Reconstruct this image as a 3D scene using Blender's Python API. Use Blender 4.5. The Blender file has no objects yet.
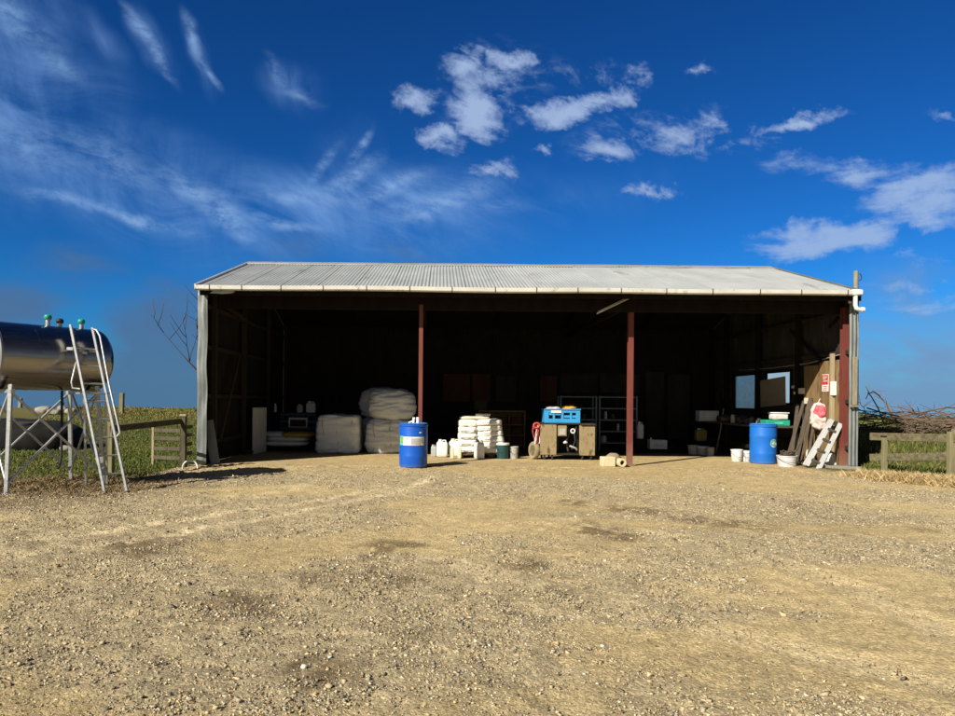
import bpy, bmesh, math, random
import numpy as np
from mathutils import Vector, Matrix, noise as mnoise

random.seed(7)
RNG = np.random.default_rng(11)
scene = bpy.context.scene
COL = scene.collection
R = math.radians

# ------------------------------------------------------------------ camera numbers (photo pixels are 955 x 716)
F, CX, CY, EYE, ROLL = 717.0, 440.0, 400.0, 1.38, R(0.5)

def unroll(u, v):
    du, dv = u - CX, v - CY
    c, s = math.cos(ROLL), math.sin(ROLL)
    return du * c + dv * s, -du * s + dv * c

def at(u, v, d):
    """point at distance d into the yard that the photo shows at (u, v)"""
    a, b = unroll(u, v)
    return Vector((a / F * d, d, EYE - b / F * d))

def on_ground(u, v):
    a, b = unroll(u, v)
    d = F * EYE / b
    return Vector((a / F * d, d, 0))

def wid(px, d):
    return px / F * d

# ------------------------------------------------------------------ mesh builder
class MB:
    def __init__(self):
        self.v, self.f, self.m = [], [], []

    def add(self, verts, faces, mi=0, M=None):
        o = len(self.v)
        if M is not None:
            verts = [M @ Vector(p) for p in verts]
        self.v += [tuple(p) for p in verts]
        self.f += [tuple(i + o for i in f) for f in faces]
        self.m += [mi] * len(faces)
        return self

    def box(self, c, s, rot=None, bev=0.006, mi=0):
        h = [abs(x) / 2 for x in s]
        b = min(bev, min(h) * 0.6)
        V, idx = [], {}
        for sx in (-1, 1):
            for sy in (-1, 1):
                for sz in (-1, 1):
                    S = (sx, sy, sz)
                    for a in range(3):
                        p = [S[k] * (h[k] if k == a else h[k] - b) for k in range(3)]
                        idx[(S, a)] = len(V)
                        V.append(p)
        Fs = []
        for a in range(3):
            o1, o2 = (a + 1) % 3, (a + 2) % 3
            for s0 in (-1, 1):
                q = []
                for t1, t2 in ((-1, -1), (1, -1), (1, 1), (-1, 1)):
                    S = [0, 0, 0]
                    S[a], S[o1], S[o2] = s0, t1, t2
                    q.append(idx[(tuple(S), a)])
                Fs.append(q if s0 > 0 else q[::-1])
        for a, bb in ((0, 1), (1, 2), (0, 2)):
            c3 = 3 - a - bb
            for sa in (-1, 1):
                for sb in (-1, 1):
                    S1, S2 = [0, 0, 0], [0, 0, 0]
                    S1[a] = S2[a] = sa
                    S1[bb] = S2[bb] = sb
                    S1[c3], S2[c3] = -1, 1
                    Fs.append([idx[(tuple(S1), a)], idx[(tuple(S2), a)], idx[(tuple(S2), bb)], idx[(tuple(S1), bb)]])
        for sx in (-1, 1):
            for sy in (-1, 1):
                for sz in (-1, 1):
                    Fs.append([idx[((sx, sy, sz), k)] for k in range(3)])
        M = Matrix.Translation(Vector(c))
        if rot is not None:
            M = M @ (rot.to_4x4() if isinstance(rot, Matrix) else Matrix.Rotation(rot, 4, 'Z'))
        return self.add(V, Fs, mi, M)

    def beam(self, p, q, w, t, up=(0, 0, 1), bev=0.005, mi=0):
        """bar from p to q; w across (horizontal-ish), t along up"""
        p, q = Vector(p), Vector(q)
        x = (q - p)
        L = x.length
        x.normalize()
        u = Vector(up)
        y = u.cross(x)
        if y.length < 1e-4:
            y = Vector((0, 1, 0)).cross(x)
        y.normalize()
        z = x.cross(y)
        M = Matrix((x, y, z)).transposed()
        return self.box((p + q) / 2, (L, w, t), M, bev, mi)

    def tube(self, pts, r, n=8, caps=True, mi=0):
        pts = [Vector(p) for p in pts]
        rs = r if isinstance(r, (list, tuple)) else [r] * len(pts)
        V, Fs = [], []
        t0 = (pts[1] - pts[0]).normalized()
        ref = Vector((0, 0, 1)) if abs(t0.z) < 0.9 else Vector((1, 0, 0))
        nrm = (ref - t0 * ref.dot(t0)).normalized()
        for i, p in enumerate(pts):
            if i == 0:
                t = t0
            elif i == len(pts) - 1:
                t = (pts[i] - pts[i - 1]).normalized()
            else:
                t = ((pts[i + 1] - p).normalized() + (p - pts[i - 1]).normalized())
                t = t.normalized() if t.length > 1e-6 else t0
            nrm = (nrm - t * nrm.dot(t))
            nrm = nrm.normalized() if nrm.length > 1e-6 else Vector((1, 0, 0))
            b = t.cross(nrm)
            for k in range(n):
                a = 2 * math.pi * k / n
                V.append(p + (nrm * math.cos(a) + b * math.sin(a)) * rs[i])
        for i in range(len(pts) - 1):
            for k in range(n):
                k2 = (k + 1) % n
                Fs.append((i * n + k, i * n + k2, (i + 1) * n + k2, (i + 1) * n + k))
        if caps:
            Fs.append(tuple(range(n))[::-1])
            Fs.append(tuple((len(pts) - 1) * n + k for k in range(n)))
        return self.add(V, Fs, mi)

    def lathe(self, prof, n=32, c=(0, 0, 0), M=None, mi=0, a0=0.0, a1=2 * math.pi):
        full = abs(a1 - a0 - 2 * math.pi) < 1e-6
        V, Fs = [], []
        m = n if full else n + 1
        for (r, z) in prof:
            for k in range(m):
                a = a0 + (a1 - a0) * k / n
                V.append(Vector((c[0] + r * math.cos(a), c[1] + r * math.sin(a), c[2] + z)))
        for i in range(len(prof) - 1):
            for k in range(n):
                k2 = (k + 1) % m
                Fs.append((i * m + k, i * m + k2, (i + 1) * m + k2, (i + 1) * m + k))
        if full:
            if prof[0][0] > 1e-5:
                Fs.append(tuple(range(m))[::-1])
            if prof[-1][0] > 1e-5:
                Fs.append(tuple((len(prof) - 1) * m + k for k in range(m)))
        return self.add(V, Fs, mi, M)

    def soft(self, c, s, k=5.0, n=10, pinch=0.0, amp=0.0, freq=3.0, seed=0, stretch=(1, 1, 1), rot=None, sag=0.0, mi=0):
        """a stuffed shape: rounded box with pinched rims and creases"""
        pts, faces, idx = [], [], {}
        def vid(p):
            key = tuple(round(x, 4) for x in p)
            if key not in idx:
                idx[key] = len(pts)
                pts.append(p)
            return idx[key]
        for a in range(3):
            for sg in (-1, 1):
                for i in range(n):
                    for j in range(n):
                        q = []
                        for (ii, jj) in ((i, j), (i + 1, j), (i + 1, j + 1), (i, j + 1)):
                            p = [0, 0, 0]
                            p[a] = sg
                            p[(a + 1) % 3] = -1 + 2 * ii / n
                            p[(a + 2) % 3] = -1 + 2 * jj / n
                            q.append(vid(tuple(p)))
                        faces.append(q if sg > 0 else q[::-1])
        V = []
        off = Vector((seed * 3.17, seed * 1.71, seed * 2.39))
        for p in pts:
            x, y, z = p
            d = (abs(x) ** k + abs(y) ** k + abs(z) ** k) ** (1 / k)
            q = Vector((x / d, y / d, z / d))
            if pinch:
                q.z *= (1 - pinch * abs(q.x) ** 5) * (1 - pinch * abs(q.y) ** 5)
            if sag:
                q.x *= 1 + sag * (0.3 - q.z)
                q.y *= 1 + sag * (0.3 - q.z)
            w = Vector((q.x * s[0] / 2, q.y * s[1] / 2, q.z * s[2] / 2))
            if amp:
                w2 = Vector((w.x * stretch[0], w.y * stretch[1], w.z * stretch[2])) * freq + off
                nz = mnoise.noise(w2) + 0.5 * mnoise.noise(w2 * 2.3 + Vector((5, 1, 2)))
                rg = 1 - 2 * abs(mnoise.noise(w2 * 1.3 + Vector((9, 3, 7))))
                w += q.normalized() * amp * (nz * 0.6 + rg * 0.5)
            V.append(w)
        M = Matrix.Translation(Vector(c))
        if rot is not None:
            M = M @ (rot.to_4x4() if isinstance(rot, Matrix) else Matrix.Rotation(rot, 4, 'Z'))
        return self.add(V, faces, mi, M)

    def build(self, name, mats, parent=None, smooth=None, kind=None):
        me = bpy.data.meshes.new(name)
        me.from_pydata(self.v, [], self.f)
        for m in (mats if isinstance(mats, (list, tuple)) else [mats]):
            me.materials.append(m)
        if len(set(self.m)) > 1:
            me.polygons.foreach_set('material_index', self.m)
        bm = bmesh.new()
        bm.from_mesh(me)
        bmesh.ops.recalc_face_normals(bm, faces=bm.faces)
        bm.to_mesh(me)
        bm.free()
        if smooth:
            me.polygons.foreach_set('use_smooth', [True] * len(me.polygons))
            me.set_sharp_from_angle(angle=R(smooth))
        o = bpy.data.objects.new(name, me)
        COL.objects.link(o)
        if parent is not None:
            o.parent = parent
        if kind:
            o['kind'] = kind
        return o

def tag(o, label=None, cat=None, group=None, kind=None):
    if label: o['label'] = label
    if cat: o['category'] = cat
    if group: o['group'] = group
    if kind: o['kind'] = kind
    return o

def thing(name, label, cat, loc=(0, 0, 0), rz=0.0, group=None):
    o = bpy.data.objects.new(name, None)
    o.empty_display_size = 0.2
    COL.objects.link(o)
    o.location = loc
    o.rotation_euler = (0, 0, rz)
    return tag(o, label, cat, group)

def solo(mb, name, mats, label, cat, loc=(0, 0, 0), rz=0.0, group=None, smooth=None, kind=None):
    o = mb.build(name, mats, None, smooth)
    o.location = loc
    o.rotation_euler = (0, 0, rz)
    return tag(o, label, cat, group, kind)

# ------------------------------------------------------------------ materials
def mat(name, c1, c2=None, scale=4.0, rough=0.7, metal=0.0, bump=0.0, bscale=30.0, stretch=(1, 1, 1),
        c3=None, s3=1.5, a3=0.5, detail=6.0, rvar=0.0, spec=0.4, coat=0.0, contrast=0.22, trans=0.0):
    m = bpy.data.materials.new(name)
    m.use_nodes = True
    nt = m.node_tree
    N, L = nt.nodes, nt.links
    b = N['Principled BSDF']
    b.inputs['Roughness'].default_value = rough
    b.inputs['Metallic'].default_value = metal
    b.inputs['Specular IOR Level'].default_value = spec
    b.inputs['Coat Weight'].default_value = coat
    tc = N.new('ShaderNodeTexCoord')
    mp = N.new('ShaderNodeMapping')
    mp.inputs['Scale'].default_value = stretch
    L.new(tc.outputs['Object'], mp.inputs['Vector'])
    n1 = N.new('ShaderNodeTexNoise')
    n1.inputs['Scale'].default_value = scale
    n1.inputs['Detail'].default_value = detail
    n1.inputs['Roughness'].default_value = 0.62
    L.new(mp.outputs[0], n1.inputs['Vector'])
    cr = N.new('ShaderNodeValToRGB')
    cr.color_ramp.elements[0].position = 0.5 - contrast
    cr.color_ramp.elements[1].position = 0.5 + contrast
    cr.color_ramp.elements[0].color = (*c1, 1)
    cr.color_ramp.elements[1].color = (*(c2 or c1), 1)
    L.new(n1.outputs['Fac'], cr.inputs['Fac'])
    out = cr.outputs['Color']
    if c3:
        n3 = N.new('ShaderNodeTexNoise')
        n3.inputs['Scale'].default_value = s3
        n3.inputs['Detail'].default_value = 8
        n3.inputs['Roughness'].default_value = 0.7
        L.new(mp.outputs[0], n3.inputs['Vector'])
        r3 = N.new('ShaderNodeValToRGB')
        r3.color_ramp.elements[0].position = a3
        r3.color_ramp.elements[1].position = a3 + 0.12
        L.new(n3.outputs['Fac'], r3.inputs['Fac'])
        mx = N.new('ShaderNodeMix')
        mx.data_type = 'RGBA'
        mx.inputs['B'].default_value = (*c3, 1)
        L.new(r3.outputs['Color'], mx.inputs['Factor'])
        L.new(out, mx.inputs['A'])
        out = mx.outputs['Result']
    L.new(out, b.inputs['Base Color'])
    if rvar:
        mr = N.new('ShaderNodeMapRange')
        mr.inputs['From Min'].default_value = 0.3
        mr.inputs['From Max'].default_value = 0.7
        mr.inputs['To Min'].default_value = max(0.02, rough - rvar)
        mr.inputs['To Max'].default_value = min(1, rough + rvar)
        L.new(n1.outputs['Fac'], mr.inputs['Value'])
        L.new(mr.outputs[0], b.inputs['Roughness'])
    if bump:
        n2 = N.new('ShaderNodeTexNoise')
        n2.inputs['Scale'].default_value = bscale
        n2.inputs['Detail'].default_value = 5
        L.new(mp.outputs[0], n2.inputs['Vector'])
        bp = N.new('ShaderNodeBump')
        bp.inputs['Strength'].default_value = bump
        bp.inputs['Distance'].default_value = 0.02
        L.new(n2.outputs['Fac'], bp.inputs['Height'])
        L.new(bp.outputs[0], b.inputs['Normal'])
    if trans:
        b.inputs['Transmission Weight'].default_value = trans
    return m

M_roof = mat('roof_iron', (.36, .385, .385), (.50, .525, .52), 1.6, .55, .25, .05, 60, (1, .35, 1), c3=(.27, .25, .22), s3=2.2, a3=.60)
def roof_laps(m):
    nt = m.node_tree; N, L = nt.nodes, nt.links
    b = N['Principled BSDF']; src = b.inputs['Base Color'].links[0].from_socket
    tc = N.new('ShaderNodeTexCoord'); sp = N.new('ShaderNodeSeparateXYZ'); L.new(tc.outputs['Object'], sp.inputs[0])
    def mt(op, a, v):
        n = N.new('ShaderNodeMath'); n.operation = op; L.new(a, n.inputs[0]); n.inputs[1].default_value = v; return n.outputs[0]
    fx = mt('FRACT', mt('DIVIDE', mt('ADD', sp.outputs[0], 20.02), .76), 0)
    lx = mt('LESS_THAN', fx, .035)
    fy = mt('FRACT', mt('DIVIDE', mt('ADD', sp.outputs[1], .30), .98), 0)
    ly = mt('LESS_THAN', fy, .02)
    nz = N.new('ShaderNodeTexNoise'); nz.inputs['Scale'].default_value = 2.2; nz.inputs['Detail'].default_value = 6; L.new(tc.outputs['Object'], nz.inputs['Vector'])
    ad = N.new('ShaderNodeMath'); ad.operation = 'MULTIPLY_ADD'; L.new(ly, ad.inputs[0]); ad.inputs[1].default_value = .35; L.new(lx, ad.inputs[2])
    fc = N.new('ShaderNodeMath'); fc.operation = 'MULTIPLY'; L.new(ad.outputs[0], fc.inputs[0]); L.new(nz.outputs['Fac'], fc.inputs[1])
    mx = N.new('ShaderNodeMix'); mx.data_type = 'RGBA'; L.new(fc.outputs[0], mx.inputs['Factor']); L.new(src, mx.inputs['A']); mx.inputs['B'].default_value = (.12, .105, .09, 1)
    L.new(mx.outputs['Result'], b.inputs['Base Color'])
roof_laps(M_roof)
M_ridge = mat('ridge_iron', (.30, .31, .31), (.42, .43, .42), 3, .55, .3, c3=(.16, .14, .12), s3=6, a3=.55)
M_galv = mat('galvanised_iron', (.13, .145, .14), (.25, .27, .26), 6, .5, .35, .05, 40, (1, 1, .4), c3=(.20, .17, .13), s3=3, a3=.62)
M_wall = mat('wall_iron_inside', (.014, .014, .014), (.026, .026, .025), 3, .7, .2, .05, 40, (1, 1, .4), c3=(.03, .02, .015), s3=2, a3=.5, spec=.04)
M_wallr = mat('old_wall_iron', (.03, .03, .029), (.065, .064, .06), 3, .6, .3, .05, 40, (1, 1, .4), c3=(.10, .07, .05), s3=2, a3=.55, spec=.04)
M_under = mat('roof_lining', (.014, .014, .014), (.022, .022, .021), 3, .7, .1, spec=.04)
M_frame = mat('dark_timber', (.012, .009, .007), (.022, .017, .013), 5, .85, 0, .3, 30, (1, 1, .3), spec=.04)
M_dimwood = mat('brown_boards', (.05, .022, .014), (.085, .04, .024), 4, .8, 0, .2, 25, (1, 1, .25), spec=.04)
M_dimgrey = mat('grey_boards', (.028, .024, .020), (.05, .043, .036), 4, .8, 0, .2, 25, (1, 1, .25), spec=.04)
M_ply = mat('weathered_ply', (.17, .105, .042), (.30, .20, .095), 3.5, .8, 0, .2, 35, (1, 1, .25), c3=(.075, .045, .02), s3=3.2, a3=.50)
M_stud = mat('pale_stud', (.30, .24, .14), (.42, .35, .22), 4, .8, 0, .2, 35, (1, 1, .2))
M_red = mat('red_oxide_steel', (.13, .03, .022), (.19, .05, .036), 6, .6, 0, .1, 30, (1, 1, .3), c3=(.24, .09, .07), s3=4, a3=.63)
M_gut = mat('cream_gutter', (.52, .51, .46), (.68, .67, .61), 2, .4, 0, c3=(.30, .25, .18), s3=5, a3=.58)
M_white = mat('white_plastic', (.74, .74, .70), (.82, .82, .78), 3, .4, 0, c3=(.5, .47, .4), s3=7, a3=.66)
M_pvc = mat('white_pipe', (.75, .75, .73), (.82, .82, .80), 3, .35)
M_greyw = mat('grey_old_wood', (.20, .17, .12), (.34, .30, .22), 8, .85, 0, .5, 40, (1, 1, .18), c3=(.11, .09, .06), s3=5, a3=.57)
M_fence = mat('lichen_fence_wood', (.045, .036, .02), (.20, .175, .10), 13, .9, 0, .5, 40, (.18, 1, 1), c3=(.15, .17, .05), s3=5, a3=.56)
M_fpost = mat('pale_fence_post', (.15, .135, .07), (.28, .25, .14), 7, .9, 0, .5, 40, (1, 1, .2), c3=(.16, .18, .07), s3=5, a3=.57)
M_darkw = mat('dark_rail_wood', (.045, .036, .022), (.13, .11, .07), 7, .9, 0, .4, 40, (1, 1, .3))  # one dark brown tone for the stock yard rails and post
M_plank = mat('brown_plank', (.045, .034, .023), (.11, .085, .058), 8, .9, 0, .5, 40, (1, 1, .15))
M_blue = mat('blue_drum_plastic', (.004, .085, .46), (.006, .10, .54), 2.5, .42, 0, .03, 60, spec=.45, c3=(.03, .12, .36), s3=7, a3=.60)
M_blue2 = mat('pale_blue_drum_plastic', (.006, .12, .50), (.012, .16, .58), 2.5, .45, 0, .03, 60, spec=.45, c3=(.06, .18, .42), s3=6, a3=.59)
M_rim = mat('dull_blue_rim', (.03, .14, .42), (.06, .19, .48), 6, .5)
M_label = mat('drum_label', (.74, .74, .72), (.82, .82, .80), 40, .5, c3=(.36, .37, .36), s3=24, a3=.52, stretch=(1, 1, .7))
M_lgreen = mat('label_green', (.10, .30, .05), (.26, .48, .16), 22, .5)
M_lteal = mat('label_teal', (.05, .42, .38), (.16, .55, .48), 30, .5)
M_dark = mat('black_metal', (.018, .017, .016), (.035, .032, .03), 6, .6, .2)
M_tan = mat('grimy_tan_panel', (.22, .165, .085), (.42, .33, .18), 6, .6, .1, .08, 30, (1, 1, .5), c3=(.10, .065, .03), s3=6, a3=.53)
M_crate = mat('sky_blue_crate', (.03, .27, .58), (.05, .35, .68), 5, .45, 0, c3=(.25, .40, .5), s3=9, a3=.66)
M_orange = mat('orange_cloth', (.65, .27, .03), (.75, .38, .06), 8, .8)
M_redrope = mat('red_rope', (.42, .03, .03), (.55, .10, .08), 14, .8)
M_sackw = mat('white_sack', (.72, .70, .62), (.82, .80, .73), 6, .6, 0, .25, 28, c3=(.45, .43, .37), s3=11, a3=.63)
M_sackc = mat('cream_sack', (.62, .56, .40), (.72, .66, .50), 6, .65, 0, .25, 28)
M_bulk = mat('woven_bulk_bag', (.58, .61, .62), (.74, .77, .78), 5, .8, 0, 1.0, 11, (1, 1, 2.6), c3=(.30, .31, .31), s3=5, a3=.58)
M_bulkw = mat('pale_bulk_bag', (.66, .69, .70), (.80, .83, .84), 5, .6, 0, 1.0, 10, (1, 1, 2.6), c3=(.40, .42, .42), s3=6, a3=.59)
M_yellow = mat('yellow_sack', (.48, .32, .03), (.60, .42, .06), 5, .65, 0, .3, 20)
M_teal = mat('dark_teal_pail', (.012, .05, .055), (.02, .08, .085), 6, .5, c3=(.09, .15, .15), s3=12, a3=.60)
M_greyp = mat('grey_pail', (.36, .35, .32), (.48, .47, .43), 7, .5, c3=(.25, .22, .18), s3=9, a3=.6)
M_clear = mat('cloudy_plastic', (.33, .34, .35), (.45, .46, .46), 8, .35)
M_cream = mat('cream_block', (.55, .47, .28), (.68, .60, .40), 8, .85, 0, .3, 40)
M_stone = mat('brown_stone', (.22, .17, .10), (.36, .29, .18), 6, .9, 0, .4, 20)
M_rock = mat('field_rock', (.22, .20, .17), (.36, .34, .29), 6, .9, 0, .4, 20)
M_rack = mat('blue_grey_rack', (.08, .12, .15), (.12, .17, .20), 8, .5, .2)
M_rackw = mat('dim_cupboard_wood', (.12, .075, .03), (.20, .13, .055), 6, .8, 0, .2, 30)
M_alu = mat('aluminium', (.58, .58, .57), (.72, .72, .70), 8, .38, .6, c3=(.40, .38, .33), s3=9, a3=.62)
M_zinc = mat('galvanised_tube', (.36, .37, .37), (.58, .59, .58), 14, .45, .6, c3=(.22, .21, .19), s3=16, a3=.58)
M_green = mat('green_plastic', (.01, .30, .18), (.02, .38, .24), 6, .45)
M_capg = mat('green_cap', (.01, .26, .17), (.015, .34, .22), 6, .4)
M_signr = mat('red_print', (.55, .03, .04), (.66, .06, .06), 20, .5)
M_signw = mat('white_print', (.72, .71, .68), (.8, .79, .76), 20, .5)
M_ink = mat('dark_print', (.06, .05, .05), (.10, .08, .08), 20, .6)
M_box = mat('white_carton', (.58, .58, .55), (.68, .68, .65), 6, .7)
M_indigo = mat('indigo_crate', (.02, .045, .07), (.04, .075, .11), 8, .6)
M_conc = mat('concrete', (.22, .20, .16), (.34, .31, .26), 6, .9, 0, .4, 30)
M_rubber = mat('rubber', (.018, .018, .018), (.035, .034, .032), 10, .8)
M_grime = mat('oily_parts', (.03, .025, .02), (.09, .075, .055), 14, .6, .2)
M_bankshade = mat('bank_shade_black', (.010, .010, .010), (.02, .02, .019), 5, .9, 0, .4, 8, spec=.15)  # black stands in for the shade on the bank behind the tank
M_bark = mat('grey_bark', (.035, .03, .025), (.07, .06, .05), 10, .9, 0, .4, 40)
M_brush = mat('brush_wood', (.09, .06, .042), (.22, .16, .115), 3, .9)
M_redbag = mat('red_bag_print', (.60, .05, .09), (.70, .16, .18), 9, .6)
M_pinkbag = mat('pale_bag', (.50, .36, .33), (.70, .62, .58), 9, .6, 0, .3, 25)

def steel_mat():
    m = mat('polished_steel', (.23, .22, .21), (.32, .305, .29), 3, .23, 1.0, 0, rvar=.05, stretch=(1, 1, 8))
    nt = m.node_tree
    N, L = nt.nodes, nt.links
    b = N['Principled BSDF']
    tc = N.new('ShaderNodeTexCoord')
    mp = N.new('ShaderNodeMapping'); mp.inputs['Scale'].default_value = (1.2, 1, 1)
    L.new(tc.outputs['Object'], mp.inputs['Vector'])
    n = N.new('ShaderNodeTexNoise'); n.inputs['Scale'].default_value = 2.5; n.inputs['Detail'].default_value = 2
    L.new(mp.outputs[0], n.inputs['Vector'])
    bp = N.new('ShaderNodeBump'); bp.inputs['Strength'].default_value = .12; bp.inputs['Distance'].default_value = .02
    L.new(n.outputs['Fac'], bp.inputs['Height'])
    L.new(bp.outputs[0], b.inputs['Normal'])
    return m
M_steel = steel_mat()
M_steelend = mat('brushed_steel_end', (.26, .26, .26), (.34, .34, .34), 5, .5, .8, .03, 60)

def dirt_base(m, z1, col, amt=.85):
    nt = m.node_tree; N, L = nt.nodes, nt.links
    b = N['Principled BSDF']; src = b.inputs['Base Color'].links[0].from_socket
    tc = N.new('ShaderNodeTexCoord'); sp = N.new('ShaderNodeSeparateXYZ'); L.new(tc.outputs['Object'], sp.inputs[0])
    nz = N.new('ShaderNodeTexNoise'); nz.inputs['Scale'].default_value = 14; nz.inputs['Detail'].default_value = 7; nz.inputs['Roughness'].default_value = .7
    L.new(tc.outputs['Object'], nz.inputs['Vector'])
    ma = N.new('ShaderNodeMath'); ma.operation = 'MULTIPLY_ADD'; L.new(nz.outputs['Fac'], ma.inputs[0]); ma.inputs[1].default_value = -z1 * 1.6; L.new(sp.outputs[2], ma.inputs[2])
    mr = N.new('ShaderNodeMapRange'); L.new(ma.outputs[0], mr.inputs['Value'])
    mr.inputs['From Min'].default_value = z1 * .3; mr.inputs['From Max'].default_value = -z1 * .9; mr.inputs['To Max'].default_value = amt
    mx = N.new('ShaderNodeMix'); mx.data_type = 'RGBA'; L.new(mr.outputs[0], mx.inputs['Factor']); L.new(src, mx.inputs['A']); mx.inputs['B'].default_value = (*col, 1)
    L.new(mx.outputs['Result'], b.inputs['Base Color'])
for m_ in (M_blue, M_blue2):
    dirt_base(m_, .07, (.16, .17, .16), .45)
dirt_base(M_red, .5, (.30, .21, .13), .55)
dirt_base(M_white, .12, (.34, .28, .18), .6)

def glass_mats():
    m = bpy.data.materials.new('frosted_window')
    m.use_nodes = True
    nt = m.node_tree
    b = nt.nodes['Principled BSDF']
    n = nt.nodes.new('ShaderNodeTexNoise'); n.inputs['Scale'].default_value = 9; n.inputs['Detail'].default_value = 6
    tc = nt.nodes.new('ShaderNodeTexCoord'); nt.links.new(tc.outputs['Object'], n.inputs['Vector'])
    cr = nt.nodes.new('ShaderNodeValToRGB')
    cr.color_ramp.elements[0].position = .3; cr.color_ramp.elements[0].color = (.45, .5, .52, 1)
    cr.color_ramp.elements[1].position = .7; cr.color_ramp.elements[1].color = (.78, .84, .86, 1)
    nt.links.new(n.outputs['Fac'], cr.inputs['Fac'])
    nt.links.new(cr.outputs[0], b.inputs['Base Color'])
    b.inputs['Roughness'].default_value = .55
    b.inputs['Transmission Weight'].default_value = 1.0
    b.inputs['IOR'].default_value = 1.05
    tr = nt.nodes.new('ShaderNodeBsdfTranslucent'); tr.inputs['Color'].default_value = (.85, .88, .88, 1)
    ms = nt.nodes.new('ShaderNodeMixShader'); ms.inputs[0].default_value = .35
    nt.links.new(b.outputs[0], ms.inputs[1]); nt.links.new(tr.outputs[0], ms.inputs[2])
    nt.links.new(ms.outputs[0], nt.nodes['Material Output'].inputs['Surface'])
    g = bpy.data.materials.new('clear_window')
    g.use_nodes = True
    b = g.node_tree.nodes['Principled BSDF']
    b.inputs['Base Color'].default_value = (.92, .95, .96, 1)
    b.inputs['Roughness'].default_value = .02
    b.inputs['Transmission Weight'].default_value = 1.0
    b.inputs['IOR'].default_value = 1.02
    return m, g
M_frost, M_glass = glass_mats()

# ------------------------------------------------------------------ camera, sun, sky
cam = bpy.data.cameras.new('camera')
co = bpy.data.objects.new('camera', cam)
COL.objects.link(co)
cam.sensor_width = 36
cam.lens = 36 * F / 955
cam.shift_x = (477.5 - CX) / 955
cam.shift_y = (CY - 358) / 955
cam.clip_end = 5000
co.matrix_world = Matrix.Translation((0, 0, EYE)) @ Matrix.Rotation(R(90), 4, 'X') @ Matrix.Rotation(ROLL, 4, 'Z')
scene.camera = co

SUN_EL, SUN_AZ = R(34.6), R(223.6)
sd = Vector((math.sin(SUN_AZ) * math.cos(SUN_EL), math.cos(SUN_AZ) * math.cos(SUN_EL), math.sin(SUN_EL)))
sl = bpy.data.lights.new('sun', 'SUN')
sl.energy = 5.0
sl.angle = R(0.53)
sl.color = (1.0, .93, .80)
so = bpy.data.objects.new('sun', sl)
COL.objects.link(so)
so.rotation_euler = sd.to_track_quat('Z', 'Y').to_euler()
so.location = sd * 40

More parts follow.
